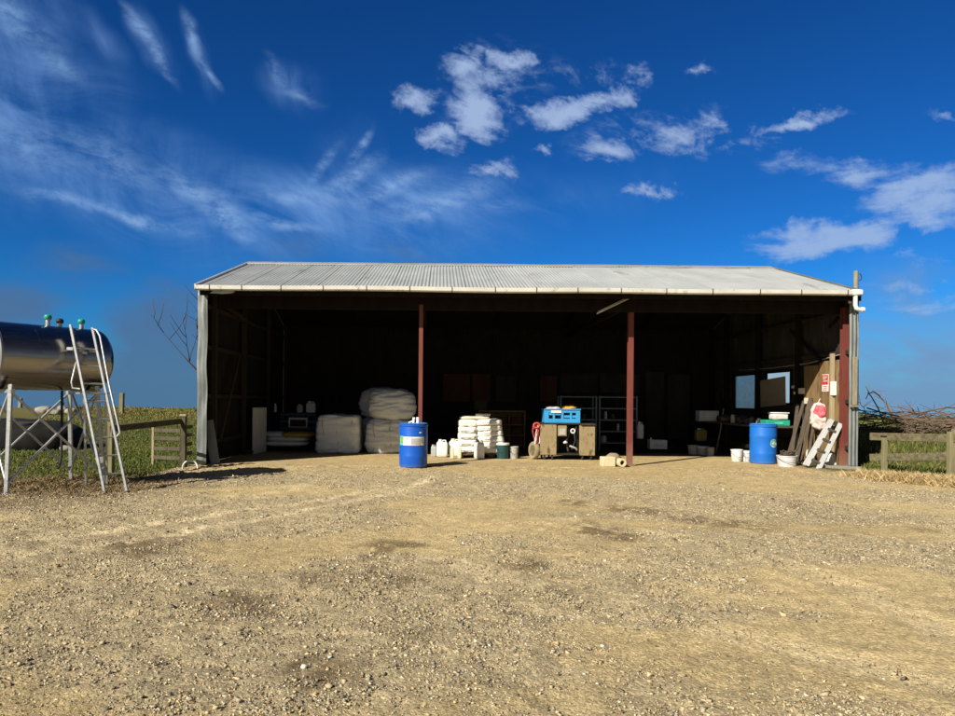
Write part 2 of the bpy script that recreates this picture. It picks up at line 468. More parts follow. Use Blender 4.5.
def build_world():
    w = bpy.data.worlds.new('World')
    scene.world = w
    w.use_nodes = True
    nt = w.node_tree
    N, L = nt.nodes, nt.links
    N.clear()
    def math_(op, a, b=None, c=None, clamp=False):
        n = N.new('ShaderNodeMath'); n.operation = op; n.use_clamp = clamp
        for i, x in enumerate((a, b, c)):
            if x is None: continue
            if isinstance(x, (int, float)): n.inputs[i].default_value = x
            else: L.new(x, n.inputs[i])
        return n.outputs[0]
    out = N.new('ShaderNodeOutputWorld')
    bg = N.new('ShaderNodeBackground'); bg.inputs['Strength'].default_value = 0.1
    L.new(bg.outputs[0], out.inputs[0])
    tc = N.new('ShaderNodeTexCoord')
    sp = N.new('ShaderNodeSeparateXYZ'); L.new(tc.outputs['Generated'], sp.inputs[0])
    X, Y, Z = sp.outputs
    zc = math_('MAXIMUM', Z, 0.012)
    cb = N.new('ShaderNodeCombineXYZ'); L.new(X, cb.inputs[0]); L.new(Y, cb.inputs[1]); L.new(zc, cb.inputs[2])
    sky = N.new('ShaderNodeTexSky'); sky.sky_type = 'NISHITA'; sky.sun_disc = False
    sky.sun_elevation = SUN_EL; sky.sun_rotation = SUN_AZ
    sky.altitude = 300; sky.air_density = 1.0; sky.dust_density = 0.3; sky.ozone_density = 2.5
    L.new(cb.outputs[0], sky.inputs['Vector'])
    # deeper, more saturated blue of the processed photo
    tint = N.new('ShaderNodeMix'); tint.data_type = 'RGBA'; tint.blend_type = 'MULTIPLY'; tint.inputs['Factor'].default_value = 1
    tint.inputs['B'].default_value = (SKY_TINT[0], SKY_TINT[1], SKY_TINT[2], 1)
    L.new(sky.outputs[0], tint.inputs['A'])
    gm = N.new('ShaderNodeGamma'); gm.inputs['Gamma'].default_value = SKY_GAMMA
    L.new(tint.outputs['Result'], gm.inputs['Color'])
    # unseen sky overhead and behind the camera, greyed to neutralise fill and reflections
    bw = N.new('ShaderNodeRGBToBW'); L.new(gm.outputs[0], bw.inputs[0])
    wm = N.new('ShaderNodeMix'); wm.data_type = 'RGBA'
    fw = N.new('ShaderNodeMapRange'); fw.interpolation_type = 'SMOOTHSTEP'
    fw.inputs['From Min'].default_value = .52; fw.inputs['From Max'].default_value = -.15; fw.inputs['To Max'].default_value = .85
    L.new(Y, fw.inputs['Value']); L.new(fw.outputs[0], wm.inputs['Factor'])
    L.new(gm.outputs[0], wm.inputs['A']); L.new(bw.outputs[0], wm.inputs['B'])
    base = wm.outputs['Result']
    # direction coordinates in front of the shed: a = x/y, e = z/y
    ysafe = math_('MAXIMUM', Y, 0.15)
    a = math_('DIVIDE', X, ysafe)
    e = math_('DIVIDE', Z, ysafe)
    uv = N.new('ShaderNodeCombineXYZ'); L.new(a, uv.inputs[0]); L.new(e, uv.inputs[1])
    def warped(scale, amp, detail):
        n = N.new('ShaderNodeTexNoise'); n.inputs['Scale'].default_value = scale; n.inputs['Detail'].default_value = detail
        n.inputs['Roughness'].default_value = .62
        L.new(uv.outputs[0], n.inputs['Vector'])
        v = N.new('ShaderNodeVectorMath'); v.operation = 'MULTIPLY_ADD'
        L.new(n.outputs['Color'], v.inputs[0]); v.inputs[1].default_value = (amp, amp, 0); v.inputs[2].default_value = (-amp / 2, -amp / 2, 0)
        w_ = N.new('ShaderNodeVectorMath'); w_.operation = 'ADD'
        L.new(uv.outputs[0], w_.inputs[0]); L.new(v.outputs[0], w_.inputs[1])
        return w_.outputs[0]
    soft_uv = warped(3.5, .10, 3)
    rag_uv = warped(13, .085, 6)
    src_uv = [rag_uv]
    def blob(px, py, rx, ry, rot, wgt, prev):
        mp = N.new('ShaderNodeMapping'); mp.vector_type = 'TEXTURE'
        mp.inputs['Location'].default_value = ((px - CX) / F, (CY - py) / F, 0)
        mp.inputs['Rotation'].default_value = (0, 0, R(rot))
        mp.inputs['Scale'].default_value = (rx / F, ry / F, 1)
        L.new(src_uv[0], mp.inputs['Vector'])
        g = N.new('ShaderNodeTexGradient'); g.gradient_type = 'SPHERICAL'
        L.new(mp.outputs[0], g.inputs['Vector'])
        s = math_('SMOOTHSTEP' if False else 'MULTIPLY', g.outputs['Fac'], wgt)
        return s if prev is None else math_('MAXIMUM', prev, s)
    def noise(scale, sx, sy, rot=0, detail=8, rough=.6, dist=0.0, warp=None):
        mp = N.new('ShaderNodeMapping')
        mp.inputs['Scale'].default_value = (sx, sy, 1)
        mp.inputs['Rotation'].default_value = (0, 0, R(rot))
        src = uv.outputs[0]
        if warp:
            wn = N.new('ShaderNodeTexNoise'); wn.inputs['Scale'].default_value = warp[0]; wn.inputs['Detail'].default_value = 2
            L.new(src, wn.inputs['Vector'])
            vs = N.new('ShaderNodeVectorMath'); vs.operation = 'MULTIPLY_ADD'
            vs.inputs[1].default_value = (warp[1],) * 3
            L.new(wn.outputs['Color'], vs.inputs[0]); L.new(src, vs.inputs[2])
            src = vs.outputs[0]
        # rotate first, then stretch
        m0 = N.new('ShaderNodeMapping'); m0.inputs['Rotation'].default_value = (0, 0, R(rot))
        mp.inputs['Rotation'].default_value = (0, 0, 0)
        L.new(src, m0.inputs['Vector']); L.new(m0.outputs[0], mp.inputs['Vector'])
        n = N.new('ShaderNodeTexNoise'); n.inputs['Scale'].default_value = scale
        n.inputs['Detail'].default_value = detail; n.inputs['Roughness'].default_value = rough; n.inputs['Distortion'].default_value = dist
        L.new(mp.outputs[0], n.inputs['Vector'])
        return n.outputs['Fac']
    def ramp(x, lo, hi, to=1.0):
        n = N.new('ShaderNodeMapRange'); n.interpolation_type = 'SMOOTHSTEP'
        n.inputs['From Min'].default_value = lo; n.inputs['From Max'].default_value = hi; n.inputs['To Max'].default_value = to
        L.new(x, n.inputs['Value'])
        return n.outputs[0]
    # puffs
    acc = None
    for b in PUFFS: acc = blob(*b, acc)
    pn = noise(12, 1, 1.9, 14, 10, .68, .5, (5, .09))
    fine = noise(40, 1, 1.7, 20, 6, .6, .2)
    t = math_('MULTIPLY_ADD', pn, 3.6, -1.8)
    t = math_('ADD', t, math_('MULTIPLY_ADD', fine, 1.5, -.75))
    puff = ramp(math_('ADD', math_('MULTIPLY', acc, 2.0), math_('MULTIPLY', t, ramp(acc, 0, .22))), .22, 2.0, .95)
    halo = ramp(math_('ADD', math_('MULTIPLY', acc, 1.6), math_('MULTIPLY', t, ramp(acc, 0, .10))), .02, 1.5, .34)
    # long streaks to the right
    acc = None
    for b in STREAKS: acc = blob(*b, acc)
    sn = noise(7, 1, 4.5, -8, 9, .65, .4, (4, .08))
    t = math_('MULTIPLY_ADD', sn, 3.2, -1.6)
    t = math_('ADD', t, math_('MULTIPLY_ADD', fine, .9, -.45))
    streak = ramp(math_('ADD', math_('MULTIPLY', acc, 1.6), math_('MULTIPLY', t, ramp(acc, 0, .3))), .15, 1.55, .85)
    # cirrus veil on the left
    acc = None
    src_uv[0] = soft_uv
    for b in VEIL: acc = blob(*b, acc)
    cn = noise(3.4, .8, 4.2, 22, 10, .68, .5, (2.2, .28))
    cn2 = noise(3.0, 4.6, .9, -18, 9, .66, .3, (3, .2))
    t = math_('MULTIPLY_ADD', cn, 1.5, -.35)
    t = math_('ADD', t, math_('MULTIPLY_ADD', cn2, .7, -.35))
    veil = math_('MULTIPLY', ramp(acc, 0, .75), ramp(t, .05, .95), None)
    veil = math_('MULTIPLY', veil, .80)
    acc = None
    for b in WISPS: acc = blob(*b, acc)
    t = math_('MULTIPLY_ADD', cn2, 1.8, -.55)
    wisp = math_('MULTIPLY', math_('MULTIPLY', ramp(acc, 0, .8), ramp(t, .0, .9)), .62)
    # low grey cloud bank
    acc = None
    for b in LOW: acc = blob(*b, acc)
    ln = noise(5, 1, 2.2, 5, 8, .6, .4, (3, .15))
    t = math_('MULTIPLY_ADD', ln, 3.0, -1.5)
    low = ramp(math_('ADD', math_('MULTIPLY', acc, 1.5), math_('MULTIPLY', t, ramp(acc, 0, .35))), .05, 1.2, .85)
    acc = None
    for b in LOWR: acc = blob(*b, acc)
    lowr = ramp(math_('ADD', math_('MULTIPLY', acc, 1.5), math_('MULTIPLY', t, ramp(acc, 0, .35))), .0, 1.3, .9)
    acc = None
    for b in ADDED_CLOUD: acc = blob(*b, acc)
    behind = ramp(acc, .0, .7, .9)
    acc = None
    for b in FIBRES: acc = blob(*b, acc)
    fn_ = noise(13, 1, 2.4, 15, 10, .74, .5, (5, .05))
    fib = math_('MULTIPLY', ramp(acc, 0, .9), ramp(math_('ADD', fn_, math_('MULTIPLY_ADD', fine, .5, -.25)), .30, .68), None)
    fib = math_('MULTIPLY', fib, .78)
    front = ramp(Y, .15, .35)
    def over(src, fac, col):
        m = N.new('ShaderNodeMix'); m.data_type = 'RGBA'
        L.new(math_('MULTIPLY', fac, front), m.inputs['Factor'])
        L.new(src, m.inputs['A']); m.inputs['B'].default_value = (*col, 1)
        return m.outputs['Result']
    c = over(base, low, (.56, 1.12, 2.15))
    c = over(c, lowr, (1.25, 2.15, 3.7))
    c = over(c, behind, (2.6, 3.3, 4.0))
    c = over(c, veil, (1.25, 2.55, 5.2))
    c = over(c, wisp, (1.1, 2.2, 4.6))
    c = over(c, fib, (1.9, 3.2, 5.4))
    c = over(c, streak, (2.4, 3.4, 5.3))
    c = over(c, halo, (1.6, 2.6, 4.6))
    c = over(c, puff, (2.5, 3.35, 5.1))
    L.new(c, bg.inputs['Color'])

SKY_TINT, SKY_GAMMA = (.085, .285, .445), 1.38
# (photo x, y, half width, half height, rotation, weight): where each cloud stands in the sky
PUFFS = [(410, 100, 28, 22, 20, .9), (436, 141, 32, 20, -5, 1.1), (474, 112, 38, 26, -35, 1.15), (462, 70, 30, 24, 20, .85), (506, 60, 34, 16, 8, .9), (470, 90, 50, 45, 60, .55),
         (493, 166, 36, 14, 10, .95), (544, 149, 14, 10, 20, .8), (568, 106, 66, 20, 12, 1.05), (618, 92, 30, 18, 25, .85), (530, 112, 30, 10, 0, .7),
         (640, 76, 16, 18, 60, .7), (698, 70, 22, 8, 15, .5), (612, 147, 40, 16, -8, .75), (675, 135, 66, 20, 12, .7), (716, 125, 18, 16, 60, .6), (790, 119, 60, 11, 12, .95), (648, 193, 44, 12, 8, .75), (590, 70, 60, 20, -10, .3), (650, 128, 110, 26, 10, .34), (490, 85, 80, 55, 20, .33), (740, 140, 90, 16, 8, .36)]
STREAKS = [(826, 234, 108, 24, 8, 1.15), (912, 190, 92, 30, 18, 1.1), (850, 167, 120, 24, -4, .7), (925, 207, 70, 24, 14, .9), (920, 252, 70, 9, 2, .6), (925, 280, 90, 10, 4, .55), (940, 300, 90, 16, 0, .55), (945, 108, 30, 8, 0, .4)]
VEIL = [(110, 175, 260, 75, -22, 1.0), (20, 130, 150, 110, 0, .8), (330, 215, 240, 60, -4, 1.0), (230, 215, 120, 40, -30, 1.0), (430, 205, 150, 50, 8, .8), (120, 215, 130, 12, -12, .9), (560, 205, 170, 40, 10, .35), (20, 20, 90, 60, -20, .6)]
WISPS = [(145, 45, 60, 20, -64, 1.0), (190, 60, 62, 14, -78, 1.0), (285, 90, 50, 34, -30, .8), (345, 150, 40, 50, -40, .6), (100, 40, 50, 20, -50, .6), (40, 65, 80, 40, -30, .7)]
LOW = [(75, 268, 90, 40, 0, .5), (165, 350, 100, 90, 0, 1.5), (60, 395, 320, 52, 0, 1.3), (20, 320, 130, 55, 0, .6), (160, 390, 120, 70, 0, 1.4), (380, 250, 170, 30, 0, .35)]
LOWR = [(930, 392, 200, 50, 0, 1.1), (955, 320, 190, 110, 4, .6), (930, 355, 240, 85, 0, .85), (900, 290, 120, 14, 5, .4)]
ADDED_CLOUD = [(765, 385, 95, 50, 0, 1.3)]  # added cloud hidden behind the shed, whitens the window panes
FIBRES = [(140, 221, 95, 9, -14, .9), (70, 203, 90, 12, -10, .7), (228, 222, 62, 17, -36, 1.0), (195, 196, 80, 16, -28, .8), (300, 205, 90, 16, -6, .7), (345, 190, 60, 16, 42, .8), (322, 172, 46, 9, 58, .7), (358, 152, 36, 9, 62, .8),
          (385, 196, 70, 15, 22, .8), (430, 208, 90, 16, 8, .8), (465, 200, 60, 20, 16, .6), (280, 232, 60, 8, -10, .8), (140, 40, 60, 10, -60, .8), (155, 70, 40, 8, -66, .8), (186, 45, 46, 9, -82, .8), (198, 80, 30, 7, -60, .8),
          (270, 75, 34, 10, -62, .6), (292, 98, 40, 12, -18, .5), (30, 40, 60, 22, -35, .6), (60, 75, 40, 18, -30, .6), (20, 150, 120, 40, -20, .5), (110, 165, 130, 34, -26, .5), (500, 212, 60, 14, 10, .4), (15, 15, 40, 20, -40, .7)]
build_world()

# ------------------------------------------------------------------ numpy value noise
def vnoise(x, y, seed):
    xi, yi = np.floor(x).astype(np.int64), np.floor(y).astype(np.int64)
    xf, yf = x - xi, y - yi
    xf = xf * xf * (3 - 2 * xf)
    yf = yf * yf * (3 - 2 * yf)
    def h(a, b):
        n = (a * 374761393 + b * 668265263 + seed * 2147483647) & 0xFFFFFFFF
        n = ((n ^ (n >> 13)) * 1274126177) & 0xFFFFFFFF
        n = n ^ (n >> 16)
        return (n & 0xFFFF) / 65535.0
    return (h(xi, yi) * (1 - xf) + h(xi + 1, yi) * xf) * (1 - yf) + (h(xi, yi + 1) * (1 - xf) + h(xi + 1, yi + 1) * xf) * yf

def fbm(x, y, seed, octs=4, gain=.5):
    s, a, t = 0, 1.0, 0
    for i in range(octs):
        s = s + a * vnoise(x * 2 ** i, y * 2 ** i, seed + i * 17)
        t += a
        a *= gain
    return s / t

def sstep(a, b, x):
    t = np.clip((x - a) / (b - a), 0, 1)
    return t * t * (3 - 2 * t)

# ------------------------------------------------------------------ ground
def line_dist(x, y, pts):
    d = np.full(x.shape, 1e9)
    for (ax, ay), (bx, by) in zip(pts[:-1], pts[1:]):
        vx, vy = bx - ax, by - ay
        t = np.clip(((x - ax) * vx + (y - ay) * vy) / (vx * vx + vy * vy), 0, 1)
        d = np.minimum(d, np.hypot(x - ax - t * vx, y - ay - t * vy))
    return d

def gl(*px):
    return [tuple(on_ground(u, v)[:2]) for u, v in px]

TRACKS = [gl((-60, 572), (0, 560), (120, 542), (230, 522), (320, 507), (400, 490), (430, 478)),
          gl((-60, 552), (0, 543), (120, 528), (230, 511), (320, 500), (380, 488)),
          gl((60, 520), (140, 511), (230, 500), (300, 486)),
          gl((560, 520), (720, 545), (860, 590), (1000, 660)),
          gl((450, 560), (560, 600), (760, 640), (1000, 700))]
STAINS = [(360, 572, .40), (540, 563, .32), (600, 533, .45), (318, 680, .35), (395, 547, .25), (640, 510, .35), (530, 590, .28), (690, 520, .35), (800, 505, .3), (410, 640, .22), (745, 525, .35), (575, 503, .25), (870, 520, .4), (150, 545, .3), (250, 600, .3)]
SLAB = None

def yard_mask(x, y):
    """1 where the yard is bare gravel, 0 where grass grows"""
    n = (fbm(x * .9, y * .9, 5, 4) - .5) * 1.6
    left = sstep(-.5, .6, (x + 5.0) * .9 + n + np.clip((12.4 - y) * 1.3, -1.5, 6))
    left = np.maximum(left, sstep(-5.25, -4.95, x))
    right = sstep(.35, -.35, (x - 8.75) + n * .5 - np.clip((13.6 - .55 * (x - 8.7) - y) * 2.0, -1, 30))
    far = sstep(24.5, 23.5, y + n)
    return np.clip(left * right * far, 0, 1)

def height(x, y):
    crest = .80 * sstep(21, 33, y + 1.5 * (fbm(x * .2, y * .2, 31, 2) - .5)) + .25 * (fbm(x * .12, y * .12, 33, 3) - .5) * sstep(16, 30, y)
    crest = crest - .045 * np.clip(y - 36, 0, None)
    crest = np.maximum(crest, .62 * sstep(14.6, 18.0, y) * sstep(8.95, 9.8, x) * sstep(40, 30, y))
    side = np.clip(np.abs(x - 1.8) - 30, 0, None)
    crest = crest - .04 * side
    bk = np.clip(-y - 6, 0, None)
    return crest - .01 * bk

def build_ground():
    def axis(lo, hi, st, far_lo, far_hi, g=1.13):
        core = list(np.arange(lo, hi, st))
        a, s = [], st
        p = lo
        while p > far_lo:
            s = min(s * g, 60); p -= s; a.append(p)
        b, s = [], st
        p = core[-1]
        while p < far_hi:
            s = min(s * g, 60); p += s; b.append(p)
        return np.array(a[::-1] + core + b)
    xs = axis(-8.5, 11.5, .03, -900, 900)
    ys = axis(1.9, 15.2, .024, -300, 1500, 1.09)
    Xg, Yg = np.meshgrid(xs, ys)
    x, y = Xg.ravel(), Yg.ravel()
    ym = yard_mask(x, y)
    near = sstep(26, 15, y) * sstep(16, 9, np.abs(x - 1.5))
    z = height(x, y)
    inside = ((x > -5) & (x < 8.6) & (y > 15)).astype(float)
    rough = (fbm(x * 1.1, y * 1.1, 1, 3) - .5) * .07 + (fbm(x * 6, y * 6, 2, 3) - .5) * .035 + (fbm(x * 22, y * 22, 3, 2) - .5) * .020
    grav = sstep(.40, .60, fbm(x * .42 + y * .10, y * .75, 8, 4) + .22 * (fbm(x * 3, y * 3, 9, 3) - .5) + .07 * sstep(1, -2.5, x))
    rough = rough * (.55 + .6 * grav)
    tr = np.zeros_like(x)
    for i, t in enumerate(TRACKS):
        d = line_dist(x, y, t)
        wob = .05 * (fbm(x * 2, y * 2, 40 + i, 2) - .5)
        k = np.exp(-((d + wob) / (.12 if i < 2 else .15)) ** 2) * (1.0 if i < 2 else .5) * sstep(.15, .40, fbm(x * 1.5, y * 1.5, 45 + i, 3))
        tr = np.maximum(tr, k)
        rough = rough + (-.012 * k + .012 * np.exp(-((d - .24) / .07) ** 2) * k.max()) * near
    st = np.zeros_like(x)
    for i, (u, v, r) in enumerate(STAINS):
        p = on_ground(u, v)
        q = np.hypot((x - p.x) / (r * 1.3), (y - p.y) / (r * 1.9)) + 1.6 * (fbm(x * 3.0, y * 2.2, 60 + i, 4) - .5)
        st = np.maximum(st, sstep(1.0, .1, q) * sstep(.28, .52, fbm(x * 8, y * 5, 160 + i, 4)))
    z = z + rough * near * (1 - .8 * inside) * sstep(60, 20, y)
    edge = (ym < .98)
    z = z + edge * (1 - ym) * (fbm(x * 1.3, y * 1.3, 21, 3) - .35) * .10 * sstep(60, 12, y)
    z = z - .03 * inside * 0
    # colours: dry tan dirt, greyer stony patches, pale tracks, brown oily stains, turf
    n1 = fbm(x * .7, y * .9, 51, 4)[:, None]
    n2 = fbm(x * 9, y * 9, 52, 3)[:, None]
    tan = np.array((.51, .395, .205)); pale = np.array((.76, .63, .39)); grey = np.array((.39, .325, .21)); dark = np.array((.11, .07, .034))
    c = tan * (.80 + .45 * n1)
    c = c * (1 - .72 * grav[:, None]) + grey * (.72 * grav[:, None])
    c = c * (1 - .75 * tr[:, None]) + pale * (.75 * tr[:, None])
    c = c * (1 - .72 * st[:, None]) + dark * (.72 * st[:, None])
    apron = (sstep(12.9, 14.2, y + .5 * (fbm(x, y, 77, 2) - .5)) * sstep(20, 17, y) * (x > -5) * (x < 8.6))[:, None]
    c = c * (1 - .6 * apron) + np.array((.52, .385, .19)) * .6 * apron
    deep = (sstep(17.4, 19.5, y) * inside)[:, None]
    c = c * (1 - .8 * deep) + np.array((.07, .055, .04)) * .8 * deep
    c = c * (.74 + .52 * n2)
    g1 = fbm(x * .5, y * .5, 71, 3)[:, None]
    turf = np.array((.052, .072, .016)) * (1 - g1) + np.array((.095, .100, .028)) * g1
    bank = sstep(25, 31, y)[:, None]
    turf = turf * (1 - .6 * bank) + np.array((.17, .14, .05)) * .6 * bank
    soil = np.array((.12, .085, .045))
    fr = np.exp(-((ym - .5) / .3) ** 2)[:, None]
    c2 = turf * (1 - fr * .7) + soil * fr * .7
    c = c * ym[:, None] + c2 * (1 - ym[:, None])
    c = c * 1.0
    tk = sstep(2.8, 1.2, np.hypot(x + 5.9, (y - 10.9) * 1.0) + (fbm(x * 2, y * 2, 81, 3) - .5) * 1.6)[:, None]
    c = c * (1 - .7 * tk) + np.array((.13, .085, .045)) * .7 * tk
    nx, ny = len(xs), len(ys)
    me = bpy.data.meshes.new('ground')
    me.vertices.add(nx * ny)
    me.vertices.foreach_set('co', np.stack([x, y, z], 1).astype(np.float32).ravel())
    i = np.arange(nx * ny).reshape(ny, nx)
    quads = np.stack([i[:-1, :-1], i[:-1, 1:], i[1:, 1:], i[1:, :-1]], -1).reshape(-1, 4)
    me.loops.add(quads.size)
    me.loops.foreach_set('vertex_index', quads.ravel().astype(np.int32))
    me.polygons.add(len(quads))
    me.polygons.foreach_set('loop_start', np.arange(0, quads.size, 4, dtype=np.int32))
    me.polygons.foreach_set('use_smooth', np.ones(len(quads), dtype=bool))
    me.update(calc_edges=True)
    at_ = me.color_attributes.new('col', 'FLOAT_COLOR', 'POINT')
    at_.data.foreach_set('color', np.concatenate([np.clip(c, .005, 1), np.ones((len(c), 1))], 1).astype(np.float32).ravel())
    m = bpy.data.materials.new('dirt_and_turf')
    m.use_nodes = True
    nt = m.node_tree
    N, L = nt.nodes, nt.links
    b = N['Principled BSDF']; b.inputs['Roughness'].default_value = .95; b.inputs['Specular IOR Level'].default_value = .15
    va = N.new('ShaderNodeVertexColor'); va.layer_name = 'col'
    tc = N.new('ShaderNodeTexCoord')
    n1 = N.new('ShaderNodeTexNoise'); n1.inputs['Scale'].default_value = 60; n1.inputs['Detail'].default_value = 8; n1.inputs['Roughness'].default_value = .7
    L.new(tc.outputs['Object'], n1.inputs['Vector'])
    vr = N.new('ShaderNodeTexVoronoi'); vr.inputs['Scale'].default_value = 42
    L.new(tc.outputs['Object'], vr.inputs['Vector'])
    mr = N.new('ShaderNodeMapRange'); mr.inputs['From Min'].default_value = .3; mr.inputs['From Max'].default_value = .7; mr.inputs['To Min'].default_value = .50; mr.inputs['To Max'].default_value = 1.50
    L.new(n1.outputs['Fac'], mr.inputs['Value'])
    sepc = N.new('ShaderNodeSeparateColor'); L.new(vr.outputs['Color'], sepc.inputs[0])
    mr2 = N.new('ShaderNodeMapRange'); mr2.inputs['To Min'].default_value = .8; mr2.inputs['To Max'].default_value = 1.2
    L.new(sepc.outputs[0], mr2.inputs['Value'])
    mm = N.new('ShaderNodeMath'); mm.operation = 'MULTIPLY'; L.new(mr.outputs[0], mm.inputs[0]); L.new(mr2.outputs[0], mm.inputs[1])
    vm = N.new('ShaderNodeVectorMath'); vm.operation = 'SCALE'
    L.new(va.outputs['Color'], vm.inputs[0]); L.new(mm.outputs[0], vm.inputs['Scale'])
    L.new(vm.outputs[0], b.inputs['Base Color'])
    n2 = N.new('ShaderNodeTexNoise'); n2.inputs['Scale'].default_value = 85; n2.inputs['Detail'].default_value = 6; n2.inputs['Roughness'].default_value = .65
    L.new(tc.outputs['Object'], n2.inputs['Vector'])
    b1 = N.new('ShaderNodeBump'); b1.inputs['Strength'].default_value = .7; b1.inputs['Distance'].default_value = .028
    L.new(n2.outputs['Fac'], b1.inputs['Height'])
    b2 = N.new('ShaderNodeBump'); b2.inputs['Strength'].default_value = .5; b2.inputs['Distance'].default_value = .012; b2.invert = True
    L.new(vr.outputs['Distance'], b2.inputs['Height']); L.new(b1.outputs[0], b2.inputs['Normal'])
    L.new(b2.outputs[0], b.inputs['Normal'])
    me.materials.append(m)
    o = bpy.data.objects.new('ground', me)
    COL.objects.link(o)
    tag(o, 'tan gravel yard running into grassy paddock behind the shed', 'ground', kind='structure')
    return o
build_ground()

def attr_mat(name, rough=.9, bump=0.0, spec=.2, transl=0.0):
    m = bpy.data.materials.new(name)
    m.use_nodes = True
    nt = m.node_tree
    N, L = nt.nodes, nt.links
    b = N['Principled BSDF']; b.inputs['Roughness'].default_value = rough; b.inputs['Specular IOR Level'].default_value = spec
    va = N.new('ShaderNodeVertexColor'); va.layer_name = 'col'
    n = N.new('ShaderNodeTexNoise'); n.inputs['Scale'].default_value = 60; n.inputs['Detail'].default_value = 4
    tc = N.new('ShaderNodeTexCoord'); L.new(tc.outputs['Object'], n.inputs['Vector'])
    mr = N.new('ShaderNodeMapRange'); mr.inputs['To Min'].default_value = .7; mr.inputs['To Max'].default_value = 1.3
    L.new(n.outputs['Fac'], mr.inputs['Value'])
    vm = N.new('ShaderNodeVectorMath'); vm.operation = 'SCALE'
    L.new(va.outputs['Color'], vm.inputs[0]); L.new(mr.outputs[0], vm.inputs['Scale'])
    L.new(vm.outputs[0], b.inputs['Base Color'])
    return m

def raw_mesh(name, V, faces, nper, colors, material, smooth=False):
    """V (n,3), faces (m,nper), per-vertex colours (n,3)"""
    me = bpy.data.meshes.new(name)
    me.vertices.add(len(V))
    me.vertices.foreach_set('co', V.astype(np.float32).ravel())
    me.loops.add(faces.size)
    me.loops.foreach_set('vertex_index', faces.ravel().astype(np.int32))
    me.polygons.add(len(faces))
    me.polygons.foreach_set('loop_start', np.arange(0, faces.size, nper, dtype=np.int32))
    if smooth:
        me.polygons.foreach_set('use_smooth', np.ones(len(faces), dtype=bool))
    me.update(calc_edges=True)
    a = me.color_attributes.new('col', 'FLOAT_COLOR', 'POINT')
    a.data.foreach_set('color', np.concatenate([np.clip(colors, .004, 1), np.ones((len(V), 1))], 1).astype(np.float32).ravel())
    me.materials.append(material)
    o = bpy.data.objects.new(name, me)
    COL.objects.link(o)
    return o

def ground_z(x, y):
    near = sstep(26, 15, y) * sstep(16, 9, np.abs(x - 1.5))
    grav = sstep(.40, .60, fbm(x * .42 + y * .10, y * .75, 8, 4) + .22 * (fbm(x * 3, y * 3, 9, 3) - .5) + .07 * sstep(1, -2.5, x))
    r = (fbm(x * 1.1, y * 1.1, 1, 3) - .5) * .07 + (fbm(x * 6, y * 6, 2, 3) - .5) * .035
    inside = ((x > -5) & (x < 8.6) & (y > 15)).astype(float)
    ym = yard_mask(x, y)
    return height(x, y) + r * (.55 + .6 * grav) * near * (1 - .8 * inside) + (1 - ym) * (fbm(x * 1.3, y * 1.3, 21, 3) - .35) * .10 * sstep(60, 12, y)

def build_gravel():
    n = 420000
    d = RNG.uniform(2.2, 14.8, n)
    x = (RNG.uniform(-1, 1, n) * (.72 * d + 1.0)) + .05 * d
    gm = sstep(.38, .60, fbm(x * .42 + d * .10, d * .75, 8, 4) + .22 * (fbm(x * 3, d * 3, 9, 3) - .5) + .07 * sstep(1, -2.5, x))
    cl = fbm(x * 1.8, d * 2.2, 88, 3)
    tr = np.zeros(n)
    for i, t in enumerate(TRACKS[:2]):
        tr = np.maximum(tr, np.exp(-(line_dist(x, d, t) / .16) ** 2))
    ap = sstep(12.8, 14.2, d)
    keep = RNG.uniform(0, 1, n) < np.clip((.20 + .80 * gm) * (.35 + 1.2 * sstep(.35, .65, cl)), .03, 1) * (1 - .75 * tr) * (1 - .75 * ap) * yard_mask(x, d)
    x, d, gm_k = x[keep], d[keep], gm[keep]
    n = len(x)
    r = np.exp(RNG.normal(-5.55, .42, n)) * (1 + .03 * d)
    big = RNG.uniform(0, 1, n) < .005
    r = np.where(big, r * 1.8, r)
    r = np.where(gm_k < .3, r * .72, r)
    r = np.clip(r, .0025, .026)
    cube = np.array([(a, b, c) for a in (-1, 1) for b in (-1, 1) for c in (-1, 1)], float)
    fc = np.array([(0, 1, 3, 2), (4, 6, 7, 5), (0, 4, 5, 1), (2, 3, 7, 6), (0, 2, 6, 4), (1, 5, 7, 3)])
    V = cube[None] * RNG.uniform(.22, 1.10, (n, 8, 3))
    V *= RNG.uniform(.6, 1.35, (n, 1, 3)) * np.array((1, 1, .7))
    th = RNG.uniform(0, 6.283, n)
    c, s = np.cos(th)[:, None], np.sin(th)[:, None]
    vx, vy = V[:, :, 0] * c - V[:, :, 1] * s, V[:, :, 0] * s + V[:, :, 1] * c
    tl = RNG.normal(0, .35, n)[:, None]
    vz = V[:, :, 2] + vx * tl
    P = np.stack([vx * r[:, None] + x[:, None], vy * r[:, None] + d[:, None], vz * r[:, None] + (ground_z(x, d) + r * .22)[:, None]], -1)
    tones = np.array([(.50, .41, .26), (.38, .335, .245), (.57, .455, .26), (.17, .15, .115), (.66, .59, .46), (.26, .18, .10)])
    pick = RNG.choice(6, n, p=[.25, .26, .20, .14, .05, .10])
    cc = tones[pick] * RNG.uniform(.75, 1.15, (n, 1))
    C = np.repeat(cc, 8, 0)
    faces = (np.arange(n)[:, None, None] * 8 + fc[None]).reshape(-1, 4)
    o = raw_mesh('gravel', P.reshape(-1, 3), faces, 4, C, attr_mat('gravel_stone', .85))
    tag(o, 'loose grey and tan gravel scattered over the yard', 'gravel', kind='stuff')
build_gravel()

